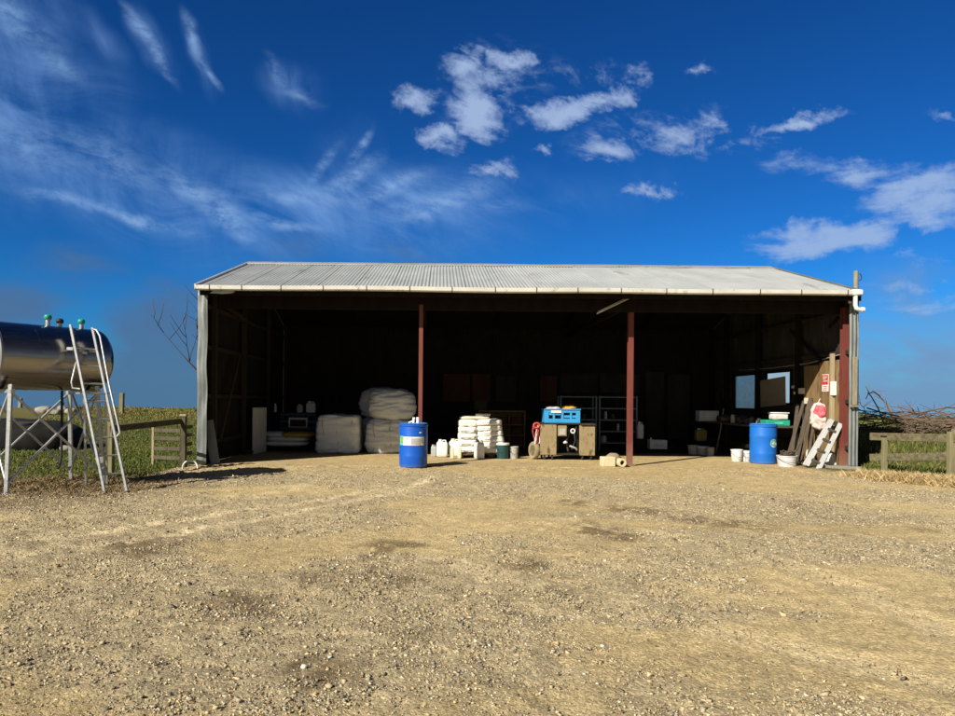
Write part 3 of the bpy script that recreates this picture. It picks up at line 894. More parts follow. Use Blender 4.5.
def blades(x, y, h, w, lean, cols, name, label, cat, zoff=0.0):
    n = len(x)
    z = ground_z(x, y) + zoff
    a = RNG.uniform(0, 6.283, n)
    l = RNG.uniform(0, 6.283, n)
    px, py = np.cos(a) * w, np.sin(a) * w
    lx, ly = np.cos(l) * lean, np.sin(l) * lean
    V = np.stack([
        np.stack([x - px, y - py, z - .01], -1), np.stack([x + px, y + py, z - .01], -1),
        np.stack([x + px * .7 + lx * .4, y + py * .7 + ly * .4, z + h * .6], -1), np.stack([x - px * .7 + lx * .4, y - py * .7 + ly * .4, z + h * .6], -1),
        np.stack([x + lx, y + ly, z + h], -1)], 1)
    i = np.arange(n)[:, None] * 5
    f = np.concatenate([i + np.array([[0, 1, 2]]), i + np.array([[0, 2, 3]]), i + np.array([[3, 2, 4]])], 0)
    C = np.repeat(cols, 5, 0)
    o = raw_mesh(name, V.reshape(-1, 3), f, 3, C, attr_mat(name + '_blades', .8))
    return tag(o, label, cat, kind='stuff')

def build_grass():
    # paddock left of the shed and bank behind it
    n = 120000
    y = 11.8 + 24 * RNG.uniform(0, 1, n) ** 1.5
    x = np.where(RNG.uniform(0, 1, n) < .995, -5.1 - RNG.uniform(0, 1, n) * (.22 * y + 4.5), 0)
    k = RNG.uniform(0, 1, n) < (1 - yard_mask(x, y)) * (.25 + .9 * sstep(.3, .6, fbm(x * .8, y * .8, 91, 3)))
    k &= ~((x > -5.15) & (x < 8.8) & (y > 14.5) & (y < 23))
    x, y = x[k], y[k]
    n = len(x)
    bank = sstep(25, 31, y)
    h = RNG.uniform(.015, .06, n) * (1 + .7 * bank) * np.where(RNG.uniform(0, 1, n) < .03, 2.0, 1)
    g = fbm(x * .5, y * .5, 71, 3)[:, None]
    dry = (RNG.uniform(0, 1, n) < .08 + .40 * bank)[:, None]
    cols = np.where(dry, np.array((.26, .20, .075)), np.array((.078, .112, .020)) * (1 - g) + np.array((.145, .155, .036)) * g) * RNG.uniform(.7, 1.25, (n, 1))
    blades(x, y, h, .004 + .0003 * y, .04, cols, 'grass', 'rough olive paddock grass left of the shed', 'grass')
    # right of the shed
    n = 90000
    y = 12.5 + 22 * RNG.uniform(0, 1, n) ** 1.5
    x = 8.75 + RNG.uniform(0, 1, n) * (.25 * y + 2.5)
    k = RNG.uniform(0, 1, n) < (1 - yard_mask(x, y)) * (.3 + .9 * sstep(.3, .6, fbm(x * .8, y * .8, 92, 3)))
    x, y = x[k], y[k]
    n = len(x)
    h = RNG.uniform(.03, .15, n)
    g = fbm(x * .5, y * .5, 73, 3)[:, None]
    dry = (RNG.uniform(0, 1, n) < .2)[:, None]
    cols = np.where(dry, np.array((.27, .21, .08)), np.array((.060, .098, .018)) * (1 - g) + np.array((.12, .138, .034)) * g) * RNG.uniform(.7, 1.25, (n, 1))
    blades(x, y, h, .004 + .00035 * y, .06, cols, 'grass', 'long green grass behind the rail fence right of the shed', 'grass')
    # dry straw along the fence foot and below the tank
    n = 7000
    t = RNG.uniform(0, 1, n)
    A, B = on_ground(862, 478), on_ground(985, 489)
    x = A.x + (B.x - A.x) * t + RNG.normal(0, .10, n)
    y = A.y + (B.y - A.y) * t + RNG.normal(0, .22, n) + .10
    h = RNG.uniform(.0, .20, n) * np.exp(-((y - (A.y + (B.y - A.y) * t)) / .5) ** 2)
    cols = np.array((.62, .47, .24)) * RNG.uniform(.6, 1.2, (n, 1))
    blades(x, y, h + .015, .007, .16, cols, 'dry_straw', 'bleached dry straw piled along the foot of the rail fence', 'straw', .015)
    n = 5200
    x = RNG.normal(-5.9, .95, n)
    y = RNG.normal(11.1, .75, n)
    k = (x < -4.2) & (y > 9.7)
    x, y = x[k], y[k]
    n = len(x)
    cols = np.array((.25, .18, .09)) * RNG.uniform(.4, 1.4, (n, 1))
    blades(x, y, RNG.uniform(.0, .06, n), .008, .11, cols, 'dead_grass', 'flattened brown dead grass below the steel tank', 'dead grass', .01)
build_grass()

# ------------------------------------------------------------------ the shed
XL, XR, YF, YB, ZE = -4.93, 8.58, 14.82, 22.5, 3.60
YE0, YRID, ZEAV, ZRID = 14.58, 18.6, 3.66, 4.88
YE1 = 2 * YRID - YE0
def roof_z(y):
    return ZEAV + (ZRID - ZEAV) * (1 - abs(y - YRID) / (YRID - YE0))

def corrugated(mb, fn, width, pitch=.076, amp=.0095, seg=6, rows=1, mi=0):
    """fn(s, t, off) -> point; s along the repeat (metres), t in 0..1 along the sheet"""
    n = int(width / pitch * seg)
    V, Fs = [], []
    for i in range(n + 1):
        s = width * i / n
        off = amp * math.cos(2 * math.pi * s / pitch)
        for j in range(rows + 1):
            V.append(fn(s, j / rows, off))
    r1 = rows + 1
    for i in range(n):
        for j in range(rows):
            Fs.append((i * r1 + j, (i + 1) * r1 + j, (i + 1) * r1 + j + 1, i * r1 + j + 1))
    return mb.add(V, Fs, mi)

shed = thing('farm_shed', 'long open-fronted corrugated iron farm shed with three red posts', 'shed', (0, 0, 0))
slope = math.atan2(ZRID - ZEAV, YRID - YE0)
def roof_sheet(y0, z0, y1, z1, nz):
    x0, x1 = XL - .05, XR - .06
    ny = -math.sin(slope) if y1 > y0 else math.sin(slope)
    def fn(s, t, off):
        lap = .007 * (1 if int(s / .76) % 2 else 0)
        wob = .012 * mnoise.noise(Vector((s * .35, t * 1.2, nz))) + .010 * mnoise.noise(Vector((s * .05, nz, 3)))
        o = off + lap + wob
        return (x0 + s, y0 + (y1 - y0) * t + ny * o, z0 + (z1 - z0) * t + math.cos(slope) * o)
    return corrugated(MB(), fn, x1 - x0, rows=8)
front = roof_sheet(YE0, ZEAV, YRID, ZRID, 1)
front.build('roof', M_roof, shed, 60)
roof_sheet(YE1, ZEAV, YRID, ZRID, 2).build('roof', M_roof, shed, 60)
mb = MB()
mb.box(((XL + XR) / 2 - .02, (YE0 + YRID) / 2, (ZEAV + ZRID) / 2 - .045), (XR - XL - .1, math.hypot(YRID - YE0, ZRID - ZEAV) - .16, .02), Matrix.Rotation(slope, 3, 'X'))
mb.box(((XL + XR) / 2 - .02, (YE1 + YRID) / 2, (ZEAV + ZRID) / 2 - .045), (XR - XL - .1, math.hypot(YRID - YE0, ZRID - ZEAV) - .16, .02), Matrix.Rotation(-slope, 3, 'X'))
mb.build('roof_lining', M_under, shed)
mb = MB()
xr0, xr1 = XL - .07, XR - .04
n = 26
for sgn in (-1, 1):
    V, Fs = [], []
    for i in range(n + 1):
        x = xr0 + (xr1 - xr0) * i / n
        w = .008 * mnoise.noise(Vector((x * .6, 4, sgn)))
        for (dy, dz) in ((0, .045), (.05, .038), (.24, -.045), (.245, -.06)):
            V.append((x, YRID + sgn * dy, ZRID + dz + w))
    for i in range(n):
        for j in range(3):
            Fs.append((i * 4 + j, i * 4 + 4 + j, i * 4 + 5 + j, i * 4 + 1 + j))
    mb.add(V, Fs)
mb.build('ridge_cap', M_ridge, shed, 30)
for sx, x in ((-1, XL - .068), (1, XR - .042)):
    mb = MB()
    for (ya, yb) in ((YE0 - .02, YRID), (YE1 + .02, YRID)):
        mb.beam((x, ya, ZEAV - .02), (x, yb, ZRID - .01), .03, .11)
    mb.build('barge_board', M_gut if sx < 0 else M_galv, shed)

# gutter: a shallow trough along the front eave
mb = MB()
yg, zg = YE0 - .005, 3.665
prof = [(0, .0), (.0, -.07), (-.03, -.098), (-.085, -.098), (-.108, -.075), (-.112, .0), (-.100, .0), (-.097, -.07), (-.08, -.088), (-.035, -.088), (-.012, -.066), (-.012, 0)]
xs_ = np.linspace(XL - .04, XR - .13, 60)
V, Fs = [], []
for x in xs_:
    w = .010 * mnoise.noise(Vector((x * .35, 9, 1))) - .004 * math.sin((x - XL) * 1.4)
    for (dy, dz) in prof:
        V.append((x, yg + dy, zg + dz + w))
m_ = len(prof)
for i in range(len(xs_) - 1):
    for j in range(m_):
        j2 = (j + 1) % m_
        Fs.append((i * m_ + j, (i + 1) * m_ + j, (i + 1) * m_ + j2, i * m_ + j2))
Fs.append(tuple(range(m_))); Fs.append(tuple((len(xs_) - 1) * m_ + k for k in range(m_)))
mb.add(V, Fs)
gut = mb.build('gutter', M_gut, shed, 40)
for u in (211, 243, 282, 324, 367, 410, 452, 495, 536, 577, 620, 665, 711, 758, 799, 845):
    x = at(u, 290, yg).x
    MB().box((x, yg - .057, zg - .049), (.018, .122, .112), bev=.003).build('bracket', M_grime, gut)
# fascia timber under the gutter, and a loose flashing
mb = MB(); mb.box(((XL + XR) / 2, YE0 + .05, ZEAV - .11), (XR - XL - .02, .04, .15)); mb.build('fascia', M_frame, shed)
mb = MB()
pts = [at(210, 292, 14.62), at(222, 292.4, 14.58), at(231, 292, 14.60), at(243, 288.5, 14.66)]
V, Fs = [], []
for i, p in enumerate(pts):
    wv = (.05, .06, .06, .02)[i]
    V += [p + Vector((0, 0, wv / 2)), p - Vector((0, .01, wv / 2)), p + Vector((0, .006, wv / 2)), p - Vector((0, .004, wv / 2))]
for i in range(3):
    a, b = i * 4, i * 4 + 4
    Fs += [(a, b, b + 1, a + 1), (a + 2, a + 3, b + 3, b + 2), (a, a + 2, b + 2, b), (a + 1, b + 1, b + 3, a + 3)]
mb.add(V, Fs).build('loose_flashing', M_gut, shed)
mb = MB(); mb.beam(at(762, 297, 14.72), at(846, 299.5, 14.72), .02, .035); mb.build('flashing_strip', M_gut, shed)
# beam over the openings, three red steel posts
mb = MB(); mb.beam((XL + .02, 15.28, 3.42), (XR - .02, 15.28, 3.42), .10, .26); mb.build('front_beam', M_frame, shed)
for u, d, w in ((420.5, 15.25, .085), (630, 15.4, .112), (844, 15.1, .13)):
    x = at(u, 400, d).x
    mb = MB()
    t = .010
    mb.box((x, d - .05, 1.70), (w, t, 3.40), bev=.002)
    mb.box((x, d + .05, 1.70), (w, t, 3.40), bev=.002)
    mb.box((x, d, 1.70), (t, .09, 3.40), bev=.002)
    mb.box((x, d, .015), (w + .08, .2, .03), bev=.003)
    mb.build('post', M_red, shed)
# loose batten hanging by the middle post
mb = MB(); mb.beam(at(597, 313.5, 14.95), at(633, 296.5, 15.15), .02, .06, up=(0, -1, .2)); mb.beam(at(598, 312, 14.97), at(634, 294.5, 15.17), .02, .06, up=(0, -1, .2)); mb.build('hanging_batten', M_gut, shed)

# walls (single corrugated skins) with framing inside
def wall_side(x, sgn, holes=()):
    mb = MB()
    if not holes:
        def fn(s, t, off):
            y = YF + s
            return (x + off, y, t * (roof_z(y) - .03))
        return corrugated(mb, fn, YB - YF, rows=6)
    ys_ = sorted({YF, YB, *[h[0] for h in holes], *[h[1] for h in holes]})
    for ya, yb in zip(ys_[:-1], ys_[1:]):
        hh = [h for h in holes if h[0] <= ya + 1e-6 and h[1] >= yb - 1e-6]
        spans = [(0, None)] if not hh else [(0, hh[0][2]), (hh[0][3], None)]
        for z0, z1 in spans:
            def fn(s, t, off, ya=ya, z0=z0, z1=z1):
                y = ya + s
                top = roof_z(y) - .03 if z1 is None else z1
                return (x + off, y, z0 + (top - z0) * t)
            corrugated(mb, fn, yb - ya, rows=3)
    return mb
# the right wall's two windows
def right_y(u):
    a, _ = unroll(u, 385)
    return F * (XR - .05) / a
W1 = (right_y(755.5), right_y(733.5), 1.20, 2.16)
W2 = (right_y(790.5), right_y(764.5), 1.36, 2.17)
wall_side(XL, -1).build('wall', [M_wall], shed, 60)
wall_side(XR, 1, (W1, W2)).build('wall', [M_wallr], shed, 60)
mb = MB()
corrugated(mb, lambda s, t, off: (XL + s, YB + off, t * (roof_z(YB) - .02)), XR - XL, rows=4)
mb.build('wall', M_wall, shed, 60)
# girts along the inside of both end walls
def ribs(x, sgn, skip=()):
    mb = MB()
    for z in (.45, 1.42, 2.45, 3.30):
        y = YF + .1
        if skip and (1.2 < z < 2.16):
            segs = [(YF + .1, W2[0] - .05), (W2[1] + .05, W1[0] - .05), (W1[1] + .05, YB - .05)]
        else:
            segs = [(YF + .1, YB - .05)]
        for a, b in segs:
            mb.beam((x + sgn * .05, a, z), (x + sgn * .05, b, z), .07, .09)
    return mb
M_shadewood = mat('shade_dark_timber', (.028, .024, .02), (.045, .039, .032), 4, .8, 0, .2, 25, (1, 1, .25), spec=.04)  # left framing timber, darkened to carry the shade inside the shed
ribs(XL, 1).build('girt', M_shadewood, shed)
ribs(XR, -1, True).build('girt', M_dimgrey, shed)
for x, sgn in ((XL, 1), (XR, -1)):
    for y in ((15.25, 17.55, 20.05, 22.3) if x < 0 else (15.2, 16.95, W2[1] + .22, 21.2, 22.3)):
        if x > 0 and y < 15.5:
            continue
        mb = MB(); mb.beam((x + sgn * .13, y, 0), (x + sgn * .13, y, roof_z(y) - .12), .10, .10, up=(1, 0, 0))
        mb.build('stud', M_shadewood if x < 0 else M_frame, shed)
mb = MB(); mb.beam(at(218, 301, 15.3), at(249, 322, 17.5), .04, .10); mb.build('brace', M_dimgrey, shed)
mb = MB(); mb.beam((XL + .22, 15.4, .5), (XL + .20, 16.9, 2.4), .04, .09); mb.build('brace', M_dimgrey, shed)
mb = MB(); mb.beam(at(838, 318, 15.4), at(806, 352, 17.2), .03, .08); mb.build('brace', M_frame, shed)
mb = MB(); mb.beam(at(790, 330, 17.6), at(822, 362, 15.9), .03, .08); mb.build('brace', M_frame, shed)
# wire running along the right wall
mb = MB(); mb.tube([(XR - .10, 15.2, 2.42), (XR - .10, 16.5, 2.30), (XR - .10, 18.2, 2.27), (XR - .10, 20.5, 2.30)], .012, 6); mb.build('wall_cable', M_alu, shed)
# rafters and purlins
for x in (-.39, 1.75, 3.92, 6.25, -2.65):
    mb = MB()
    mb.beam((x, YE0 + .5, roof_z(YE0 + .5) - .16), (x, YRID, ZRID - .16), .07, .18)
    mb.beam((x, YE1 - .5, roof_z(YE1 - .5) - .16), (x, YRID, ZRID - .16), .07, .18)
    if x in (-.39, 3.92):
        mb.beam((x, 15.3, 3.42), (x, 22.3, 3.42), .07, .16)
        mb.beam((x, YRID, 3.42), (x, YRID, ZRID - .2), .07, .1, up=(1, 0, 0))
    mb.build('rafter', M_frame, shed)
# lining boards on the back wall (brown in the middle, grey to the right)
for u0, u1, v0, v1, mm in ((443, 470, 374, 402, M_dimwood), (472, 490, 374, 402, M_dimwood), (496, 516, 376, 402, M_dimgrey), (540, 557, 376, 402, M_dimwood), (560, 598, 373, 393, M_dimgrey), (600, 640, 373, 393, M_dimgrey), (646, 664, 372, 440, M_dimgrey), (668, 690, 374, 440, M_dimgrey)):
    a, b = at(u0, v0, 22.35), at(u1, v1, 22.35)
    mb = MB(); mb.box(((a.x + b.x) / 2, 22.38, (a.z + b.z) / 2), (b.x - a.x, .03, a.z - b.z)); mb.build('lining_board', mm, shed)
# ply lining and pale stud at the front of the right wall
mb = MB()
mb.box((XR - .105, 15.62, 1.16), (.018, .78, 2.30)); mb.box((XR - .103, 16.36, 1.13), (.018, .66, 2.22))
mb.build('ply_lining', M_ply, shed)
mb = MB(); mb.beam((XR - .15, 15.42, 0), (XR - .15, 15.42, 2.45), .09, .07, up=(1, 0, 0)); mb.build('stud', M_stud, shed)
mb = MB(); mb.box((XR - .15, 15.36, 1.70), (.10, .09, .30)); tag(mb.build('switch_box', M_white, shed))
for i, (u, v, s) in enumerate(((798, 387, .08), (800, 393, .08), (806, 391, .17), (812, 401, .17))):
    y = right_y(u)
    p = at(u, v, y)
    mb = MB(); mb.box((XR - .15, y, p.z), (.08, s, s * .8)); mb.build('junction_box', M_sackc, shed)
# windows: frame and pane
for (ya, yb, z0, z1), pane in ((W1, M_frost), (W2, M_glass)):
    fr = MB()
    for z in (z0, z1):
        fr.beam((XR - .02, ya - .04, z), (XR - .02, yb + .04, z), .09, .05)
    for y in (ya, yb):
        fr.beam((XR - .02, y, z0 - .02), (XR - .02, y, z1 + .02), .05, .09, up=(1, 0, 0))
    w = fr.build('window', M_frame, shed)
    MB().box((XR - .01, (ya + yb) / 2, (z0 + z1) / 2), (.006, yb - ya - .04, z1 - z0 - .04), bev=.001).build('pane', pane, w)
# front corner flashings in grey iron
def corner(u0, u1, vtop, vbot, d, nm, dent, wave=.012):
    a, b = at(u0, vbot, d), at(u1, vtop, d)
    wdt = b.x - a.x
    n, rows = 16, 30
    V, Fs = [], []
    for j in range(rows + 1):
        t = j / rows
        z = 0.0 + (ZE) * t
        for i in range(n + 1):
            s = i / n
            off = wave * math.cos(2 * math.pi * s * 2.4)
            dn = dent * mnoise.noise(Vector((s * 1.5, t * 7, 3.3))) * 1.6
            shift = .018 * dent / .02 * mnoise.noise(Vector((t * 6, 1, 2)))
            V.append((a.x + wdt * s + shift, d + off + dn, z))
    for j in range(rows):
        for i in range(n):
            Fs.append((j * (n + 1) + i, j * (n + 1) + i + 1, (j + 1) * (n + 1) + i + 1, (j + 1) * (n + 1) + i))
    mb = MB().add(V, Fs)
    o = mb.build(nm, M_galv, shed, 60)
    sm = o.modifiers.new('thickness', 'SOLIDIFY'); sm.thickness = .004
    return o
corner(196.5, 208, 290, 466, 14.78, 'corner_flashing', .02, .002)
corner(848.5, 859, 292, 470, 14.84, 'corner_flashing', .006)
# white downpipe stub at the right end of the gutter
p0 = at(855.5, 292.5, 14.52)
mb = MB()
mb.tube([p0 + Vector((0, 0, .06)), p0 + Vector((0, 0, -.25)), p0 + Vector((.02, 0, -.32)), p0 + Vector((.08, 0, -.345)), p0 + Vector((.15, 0, -.345))], .042, 12)
mb.tube([p0 + Vector((.12, 0, -.345)), p0 + Vector((.17, 0, -.345))], .052, 12)
mb.box(p0 + Vector((.02, 0, .0)), (.22, .13, .12), bev=.02)
mb.build('downpipe', M_pvc, shed, 40)
mb = MB(); mb.box(at(850, 302, 14.76), (.05, .05, .05)); mb.build('pipe_clip', M_pvc, shed)
# weathered board on the right corner
a, b = at(855, 357, 14.78), at(855, 405, 14.78)
mb = MB(); mb.box(((a + b) / 2), (.10, .03, a.z - b.z)); mb.box(((a + b) / 2 + Vector((-.02, -.01, -.52))), (.17, .05, .04)); mb.build('corner_board', M_greyw, shed)
# concrete nib under the right corner
c = at(842, 469, 15.0)
mb = MB(); mb.box((c.x, 14.98, .03), (.62, .35, .09), bev=.015); mb.build('footing', M_conc, shed)

# rough pole outside the right corner, with an insulator
pole = thing('wooden_pole', 'tall weathered wooden pole rising past right end of gutter', 'pole', (8.70, 15.02, 0))
mb = MB(); mb.tube([(0, 0, -.1), (.005, 0, 1.4), (.0, 0, 2.8), (-.01, 0, 4.16)], [.058, .054, .05, .046], 10); mb.build('pole_shaft', M_greyw, pole, 50)
mb = MB(); mb.tube([(.04, -.03, 3.95), (.085, -.03, 3.98), (.09, -.03, 4.05), (.05, -.03, 4.10)], .010, 6); mb.build('hook', M_dark, pole, 50)

# ------------------------------------------------------------------ drums
def drum(label, mat_, loc, rz, kindlab):
    t = thing('plastic_drum', label, 'drum', loc, rz)
    r = .288
    prof = [(0, .0), (r - .03, 0), (r - .006, .012), (r, .04), (r, .20), (r + .006, .225), (r, .25), (r, .60), (r + .006, .625), (r, .65), (r, .80), (r - .004, .825), (r + .010, .84), (r + .010, .87), (r - .01, .885)]
    MB().lathe(prof, 48).build('drum_body', mat_, t, 35)
    MB().lathe([(r - .004, .884), (r + .004, .893), (r - .012, .905), (r - .03, .893), (r - .04, .872), (0, .872)], 48).build('drum_lid', M_rim, t, 35)
    for a in (.6, 3.6):
        MB().lathe([(.0, .872), (.035, .872), (.035, .892), (.0, .892)], 16, (.17 * math.cos(a), .17 * math.sin(a), 0)).build('bung', M_rim, t, 40)
    return t, r
p = on_ground(413.2, 466.8)
d1, r = drum('blue plastic drum with white and green label, out in the sun before the left post', M_blue, (p.x, p.y, .0), 0, 1)
def wrap(parent, name, mat_, a0, a1, z0, z1, rad):
    return MB().lathe([(rad, z0), (rad, z1)], 20, a0=R(a0), a1=R(a1)).build(name, mat_, parent, 60)
lb = wrap(d1, 'sticker', M_label, 212, 318, .455, .63, r + .008)
wrap(lb, 'green_panel', M_lgreen, 206, 229, .50, .645, r + .011)
wrap(lb, 'pale_panel', M_lteal, 206, 228, .455, .50, r + .0105)
for (a0, a1, z0, z1) in ((232, 258, .60, .612), (262, 300, .47, .60), (232, 256, .575, .585), (303, 314, .50, .6)):
    wrap(lb, 'print_line', M_greyp, a0, a1, z0, z1, r + .0112)
wrap(d1, 'small_sticker', M_signw, 296, 306, .70, .73, r + .004)
# tap fitting standing on the lid
mb = MB()
mb.tube([(.02, 0, .87), (.02, 0, .98), (.02, 0, .99)], .026, 12); mb.tube([(.0, 0, .985), (.05, 0, .985)], .030, 10)
mb.tube([(-.08, -.02, .90), (-.03, -.01, .92), (.0, 0, .93)], .020, 10)
mb.tube([(.11, 0, .87), (.11, 0, 1.02)], .034, 12)
solo(mb, 'pump_fitting', M_white, 'small white pump fittings on top of the blue drum by the left post', 'pump fitting', (p.x - .02, p.y - .02, 0.003), 0, smooth=40)
p = on_ground(763, 463.2)
d2, r = drum('paler blue plastic drum with round teal emblem, at the right bay beside the leaning planks', M_blue2, (p.x, p.y, 0), 0, 2)
# round emblem: pale disc with teal arrows
def disc_wrap(parent, name, mat_, ac, zc, rad, R0, k=24, r0=0.0, w=(0, 2 * math.pi)):
    V, Fs = [], []
    for j, rr in enumerate((r0, R0)):
        for i in range(k + 1):
            a = w[0] + (w[1] - w[0]) * i / k
            da, dz = rr * math.cos(a), rr * math.sin(a)
            ang = R(ac) + da / rad
            V.append((rad * math.cos(ang), rad * math.sin(ang), zc + dz))
    for i in range(k):
        Fs.append((i, i + 1, k + 2 + i, k + 1 + i))
    return MB().add(V, Fs).build(name, mat_, parent, 60)
em = disc_wrap(d2, 'emblem', M_signw, 294, .47, r + .008, .095)
disc_wrap(em, 'emblem_ring', M_lteal, 294, .47, r + .0105, .09, r0=.05, w=(.3, 3.9))
disc_wrap(em, 'emblem_ring', M_lteal, 294, .455, r + .0107, .055, r0=.0, w=(3.3, 6.0))

# ------------------------------------------------------------------ bulk bags
def bulk(label, u, v, w, h, dep, mat_, seed, z=0.0, k=4.5, rz=0.0, d=None, loops=True, amp=.045):
    if d is None:
        g = on_ground(u, v); d = g.y; x = g.x
    else:
        x = at(u, 440, d).x
    t = thing('bulk_bag', label, 'bulk bag', (x, d + dep / 2, z), rz, 'woven bulk bags stored in the left bay')
    MB().soft((0, 0, h / 2), (w, dep, h), k, 34, 0, amp, 4.2, seed, (.45, .45, 2.0), sag=.03).build('sack_body', mat_, t, 60)
    if loops:
        for sx in (-1, 0, 1):
            MB().tube([(sx * w * .33 + .02 * math.sin(7 * q + sx), -dep / 2 - .004 + .10 * max(0, q - .85) * 4, h * (.03 + .95 * q)) for q in np.linspace(0, 1, 9)], .012, 6).build('strap', M_greyp, t, 60)
    if loops == 2:
        for sx in (-1, 1):
            x0 = sx * w * .36
            MB().tube([(x0 - .06, -dep * .36, h * .93), (x0 - .05, -dep * .36, h + .05), (x0, -dep * .35, h + .085), (x0 + .05, -dep * .36, h + .05), (x0 + .06, -dep * .36, h * .93)], .014, 6).build('lifting_loop', mat_, t, 60)
    return t
bulk('square pale bulk bag standing alone on the floor beside the sack pile', 337, 453.6, 1.08, .97, 1.0, M_bulkw, 3, k=9, amp=.05)
bulk('grey bulk bag on the floor carrying another full bag', 390, 453.8, 1.26, .86, 1.05, M_bulk, 5, k=6, amp=.06)
bulk('bulging grey bulk bag lying on top of another bag', 390, 453.8, 1.19, .80, 1.0, M_bulk, 8, z=.84, k=3.2, rz=.06, amp=.07, loops=False)
bulk('bulk bag on the floor behind the two stacked bags', 379, 455, 1.15, .88, 1.0, M_bulk, 12, d=19.4, loops=False)
bulk('upper bulk bag at the back, peeping out left of the bulging one', 380, 455, 1.15, .82, 1.0, M_bulk, 14, z=.86, d=19.4, k=3.0, amp=.08, loops=False)

# ------------------------------------------------------------------ left bay
g = on_ground(253, 454)
solo(MB().box((0, .45, .575), (.05, .9, 1.15)), 'white_board', M_box, 'tall white board standing on edge at left of the shed', 'board', (g.x, g.y, 0), -.10)
g = on_ground(283, 451.5)
pal = thing('wooden_pallet', 'dark pallet under the flat sacks in the left bay', 'pallet', (g.x, g.y + .5, 0), 0)
def pallet(t, w, dep, m):
    for i in range(6):
        MB().box((0, -dep / 2 + .06 + i * (dep - .12) / 5, .11), (w, .10, .02), bev=.003).build('deck_board', m, t)
    for sx in (-1, 0, 1):
        MB().box((sx * (w / 2 - .05), 0, .05), (.09, dep - .02, .098), bev=.004).build('bearer', m, t)
pallet(pal, 1.25, 1.0, M_frame)
G = 'flat sacks heaped on the dark pallet'
for (dx, z, w, mm, sd_, rz, lab) in ((-.02, .12, 1.22, M_sackw, 21, .03, 'lowest white sack of the flat heap on the dark pallet'),
                                     (.06, .24, 1.12, M_sackw, 22, -.05, 'second white sack up in the flat heap on the dark pallet'),
                                     (-.33, .36, .50, M_bulkw, 23, .08, 'short pale sack on top of the flat heap, left of the yellow one'),
                                     (.34, .355, .80, M_yellow, 24, -.12, 'yellow sack lying on the flat white sacks')):
    MBx = MB().soft((0, 0, .07), (w, .80, .15), 4, 12, .45, .018, 5, sd_, sag=0)
    solo(MBx, 'feed_sack', mm, lab, 'sack', (g.x + dx, g.y + .48, z), rz, G, 60)
# blue-grey crates with small containers on top
c = at(298, 432, 20.0)
for i, lab in enumerate(('lower dark blue plastic crate behind the flat sacks', 'upper dark blue plastic crate with a red and white card on it')):
    t = thing('plastic_crate', lab, 'crate', (c.x, 20.3, i * .50), 0, 'dark blue crates behind the flat sacks')
    mb = MB()
    for z in (.05, .24, .44):
        mb.box((0, -.29, z), (1.0, .03, .07)); mb.box((0, .29, z), (1.0, .03, .07))
    for sx in (-1, 1):
        mb.box((sx * .485, 0, .245), (.03, .60, .47))
    for k in range(7):
        mb.box((-.42 + k * .14, -.285, .245), (.03, .025, .46))
    mb.box((0, 0, .02), (.94, .56, .03))
    mb.build('crate_shell', M_indigo, t)
    if i:
        s = MB().box((0, -.315, .22), (.52, .012, .27)).build('card', M_box, t)
        MB().box((.0, -.323, .20), (.44, .01, .19)).build('red_panel', M_dimwood, s)
def canister(label, loc, w, dep, h, mm, cap=M_white, cat='canister', name='canister', rz=0.0, grp=None):
    t = thing(name, label, cat, loc, rz, grp)
    MB().soft((0, 0, h * .43), (w, dep, h * .86), 7, 10, 0, .004, 8, int(h * 100)).build('container_body', mm, t, 50)
    MB().lathe([(0, h * .84), (w * .22, h * .84), (w * .2, h * .92), (w * .15, h * .92), (w * .15, h), (0, h)], 16, (-w * .16, 0, 0)).build('cap', cap, t, 40)
    MB().tube([(w * .05, 0, h * .85), (w * .08, 0, h * .95), (w * .30, 0, h * .95), (w * .36, 0, h * .82)], w * .055, 8).build('handle', mm, t, 50)
    return t
canister('small grey jug on the dark blue crates', (at(300, 410, 20.2).x, 20.2, .985), .16, .14, .24, M_greyp)
canister('square white can on the dark blue crates', (at(311, 410, 20.2).x, 20.2, .985), .26, .2, .33, M_box)
mb = MB(); mb.box((0, 0, .46), (.20, .02, .92), Matrix.Rotation(-.16, 3, 'Y')); solo(mb, 'leaning_board', M_galv, 'short grey board leaning inside the left front corner', 'board', on_ground(211.5, 464), .1)

# ------------------------------------------------------------------ middle bay: white containers and the sack pallet
grpj = 'white containers standing in front of the sack stack'
def gloc(u, v):
    g = on_ground(u, v); return (g.x, g.y + .08, 0)
canister('slim cloudy bottle left of the white jerrycan', gloc(433.5, 457.2), .12, .12, .30, M_clear, M_greyp, 'bottle', 'bottle', grp=grpj)
canister('white jerrycan right of the slim cloudy bottle', gloc(442, 457.5), .27, .22, .43, M_white, grp=grpj, cat='jerrycan', name='jerrycan')
canister('cream white jerrycan behind two slim cream bottles', gloc(455, 457), .30, .24, .44, M_white, M_sackc, grp=grpj, cat='jerrycan', name='jerrycan')
canister('slim cream bottle in front of the cream jerrycan, nearer the white one', gloc(452, 459), .085, .085, .30, M_sackc, M_white, 'bottle', 'bottle', grp=grpj)
canister('slim cream bottle between the cream jerrycan and the sack stack', gloc(459.5, 459), .085, .085, .31, M_sackc, M_white, 'bottle', 'bottle', grp=grpj)
canister('large white jug in front of the sack stack with a dark cap', gloc(479.2, 459.5), .24, .22, .46, M_white, M_dark, 'jug', 'jug', grp=grpj)
g = on_ground(482, 458.6)
pal = thing('wooden_pallet', 'pallet carrying the tall stack of white sacks', 'pallet', (g.x, g.y + .48, 0), 0)
pallet(pal, 1.08, .95, M_rackw)
G = 'white feed sacks stacked on the pallet'
ords = ['bottom', 'second', 'third', 'fourth', 'fifth', 'sixth']
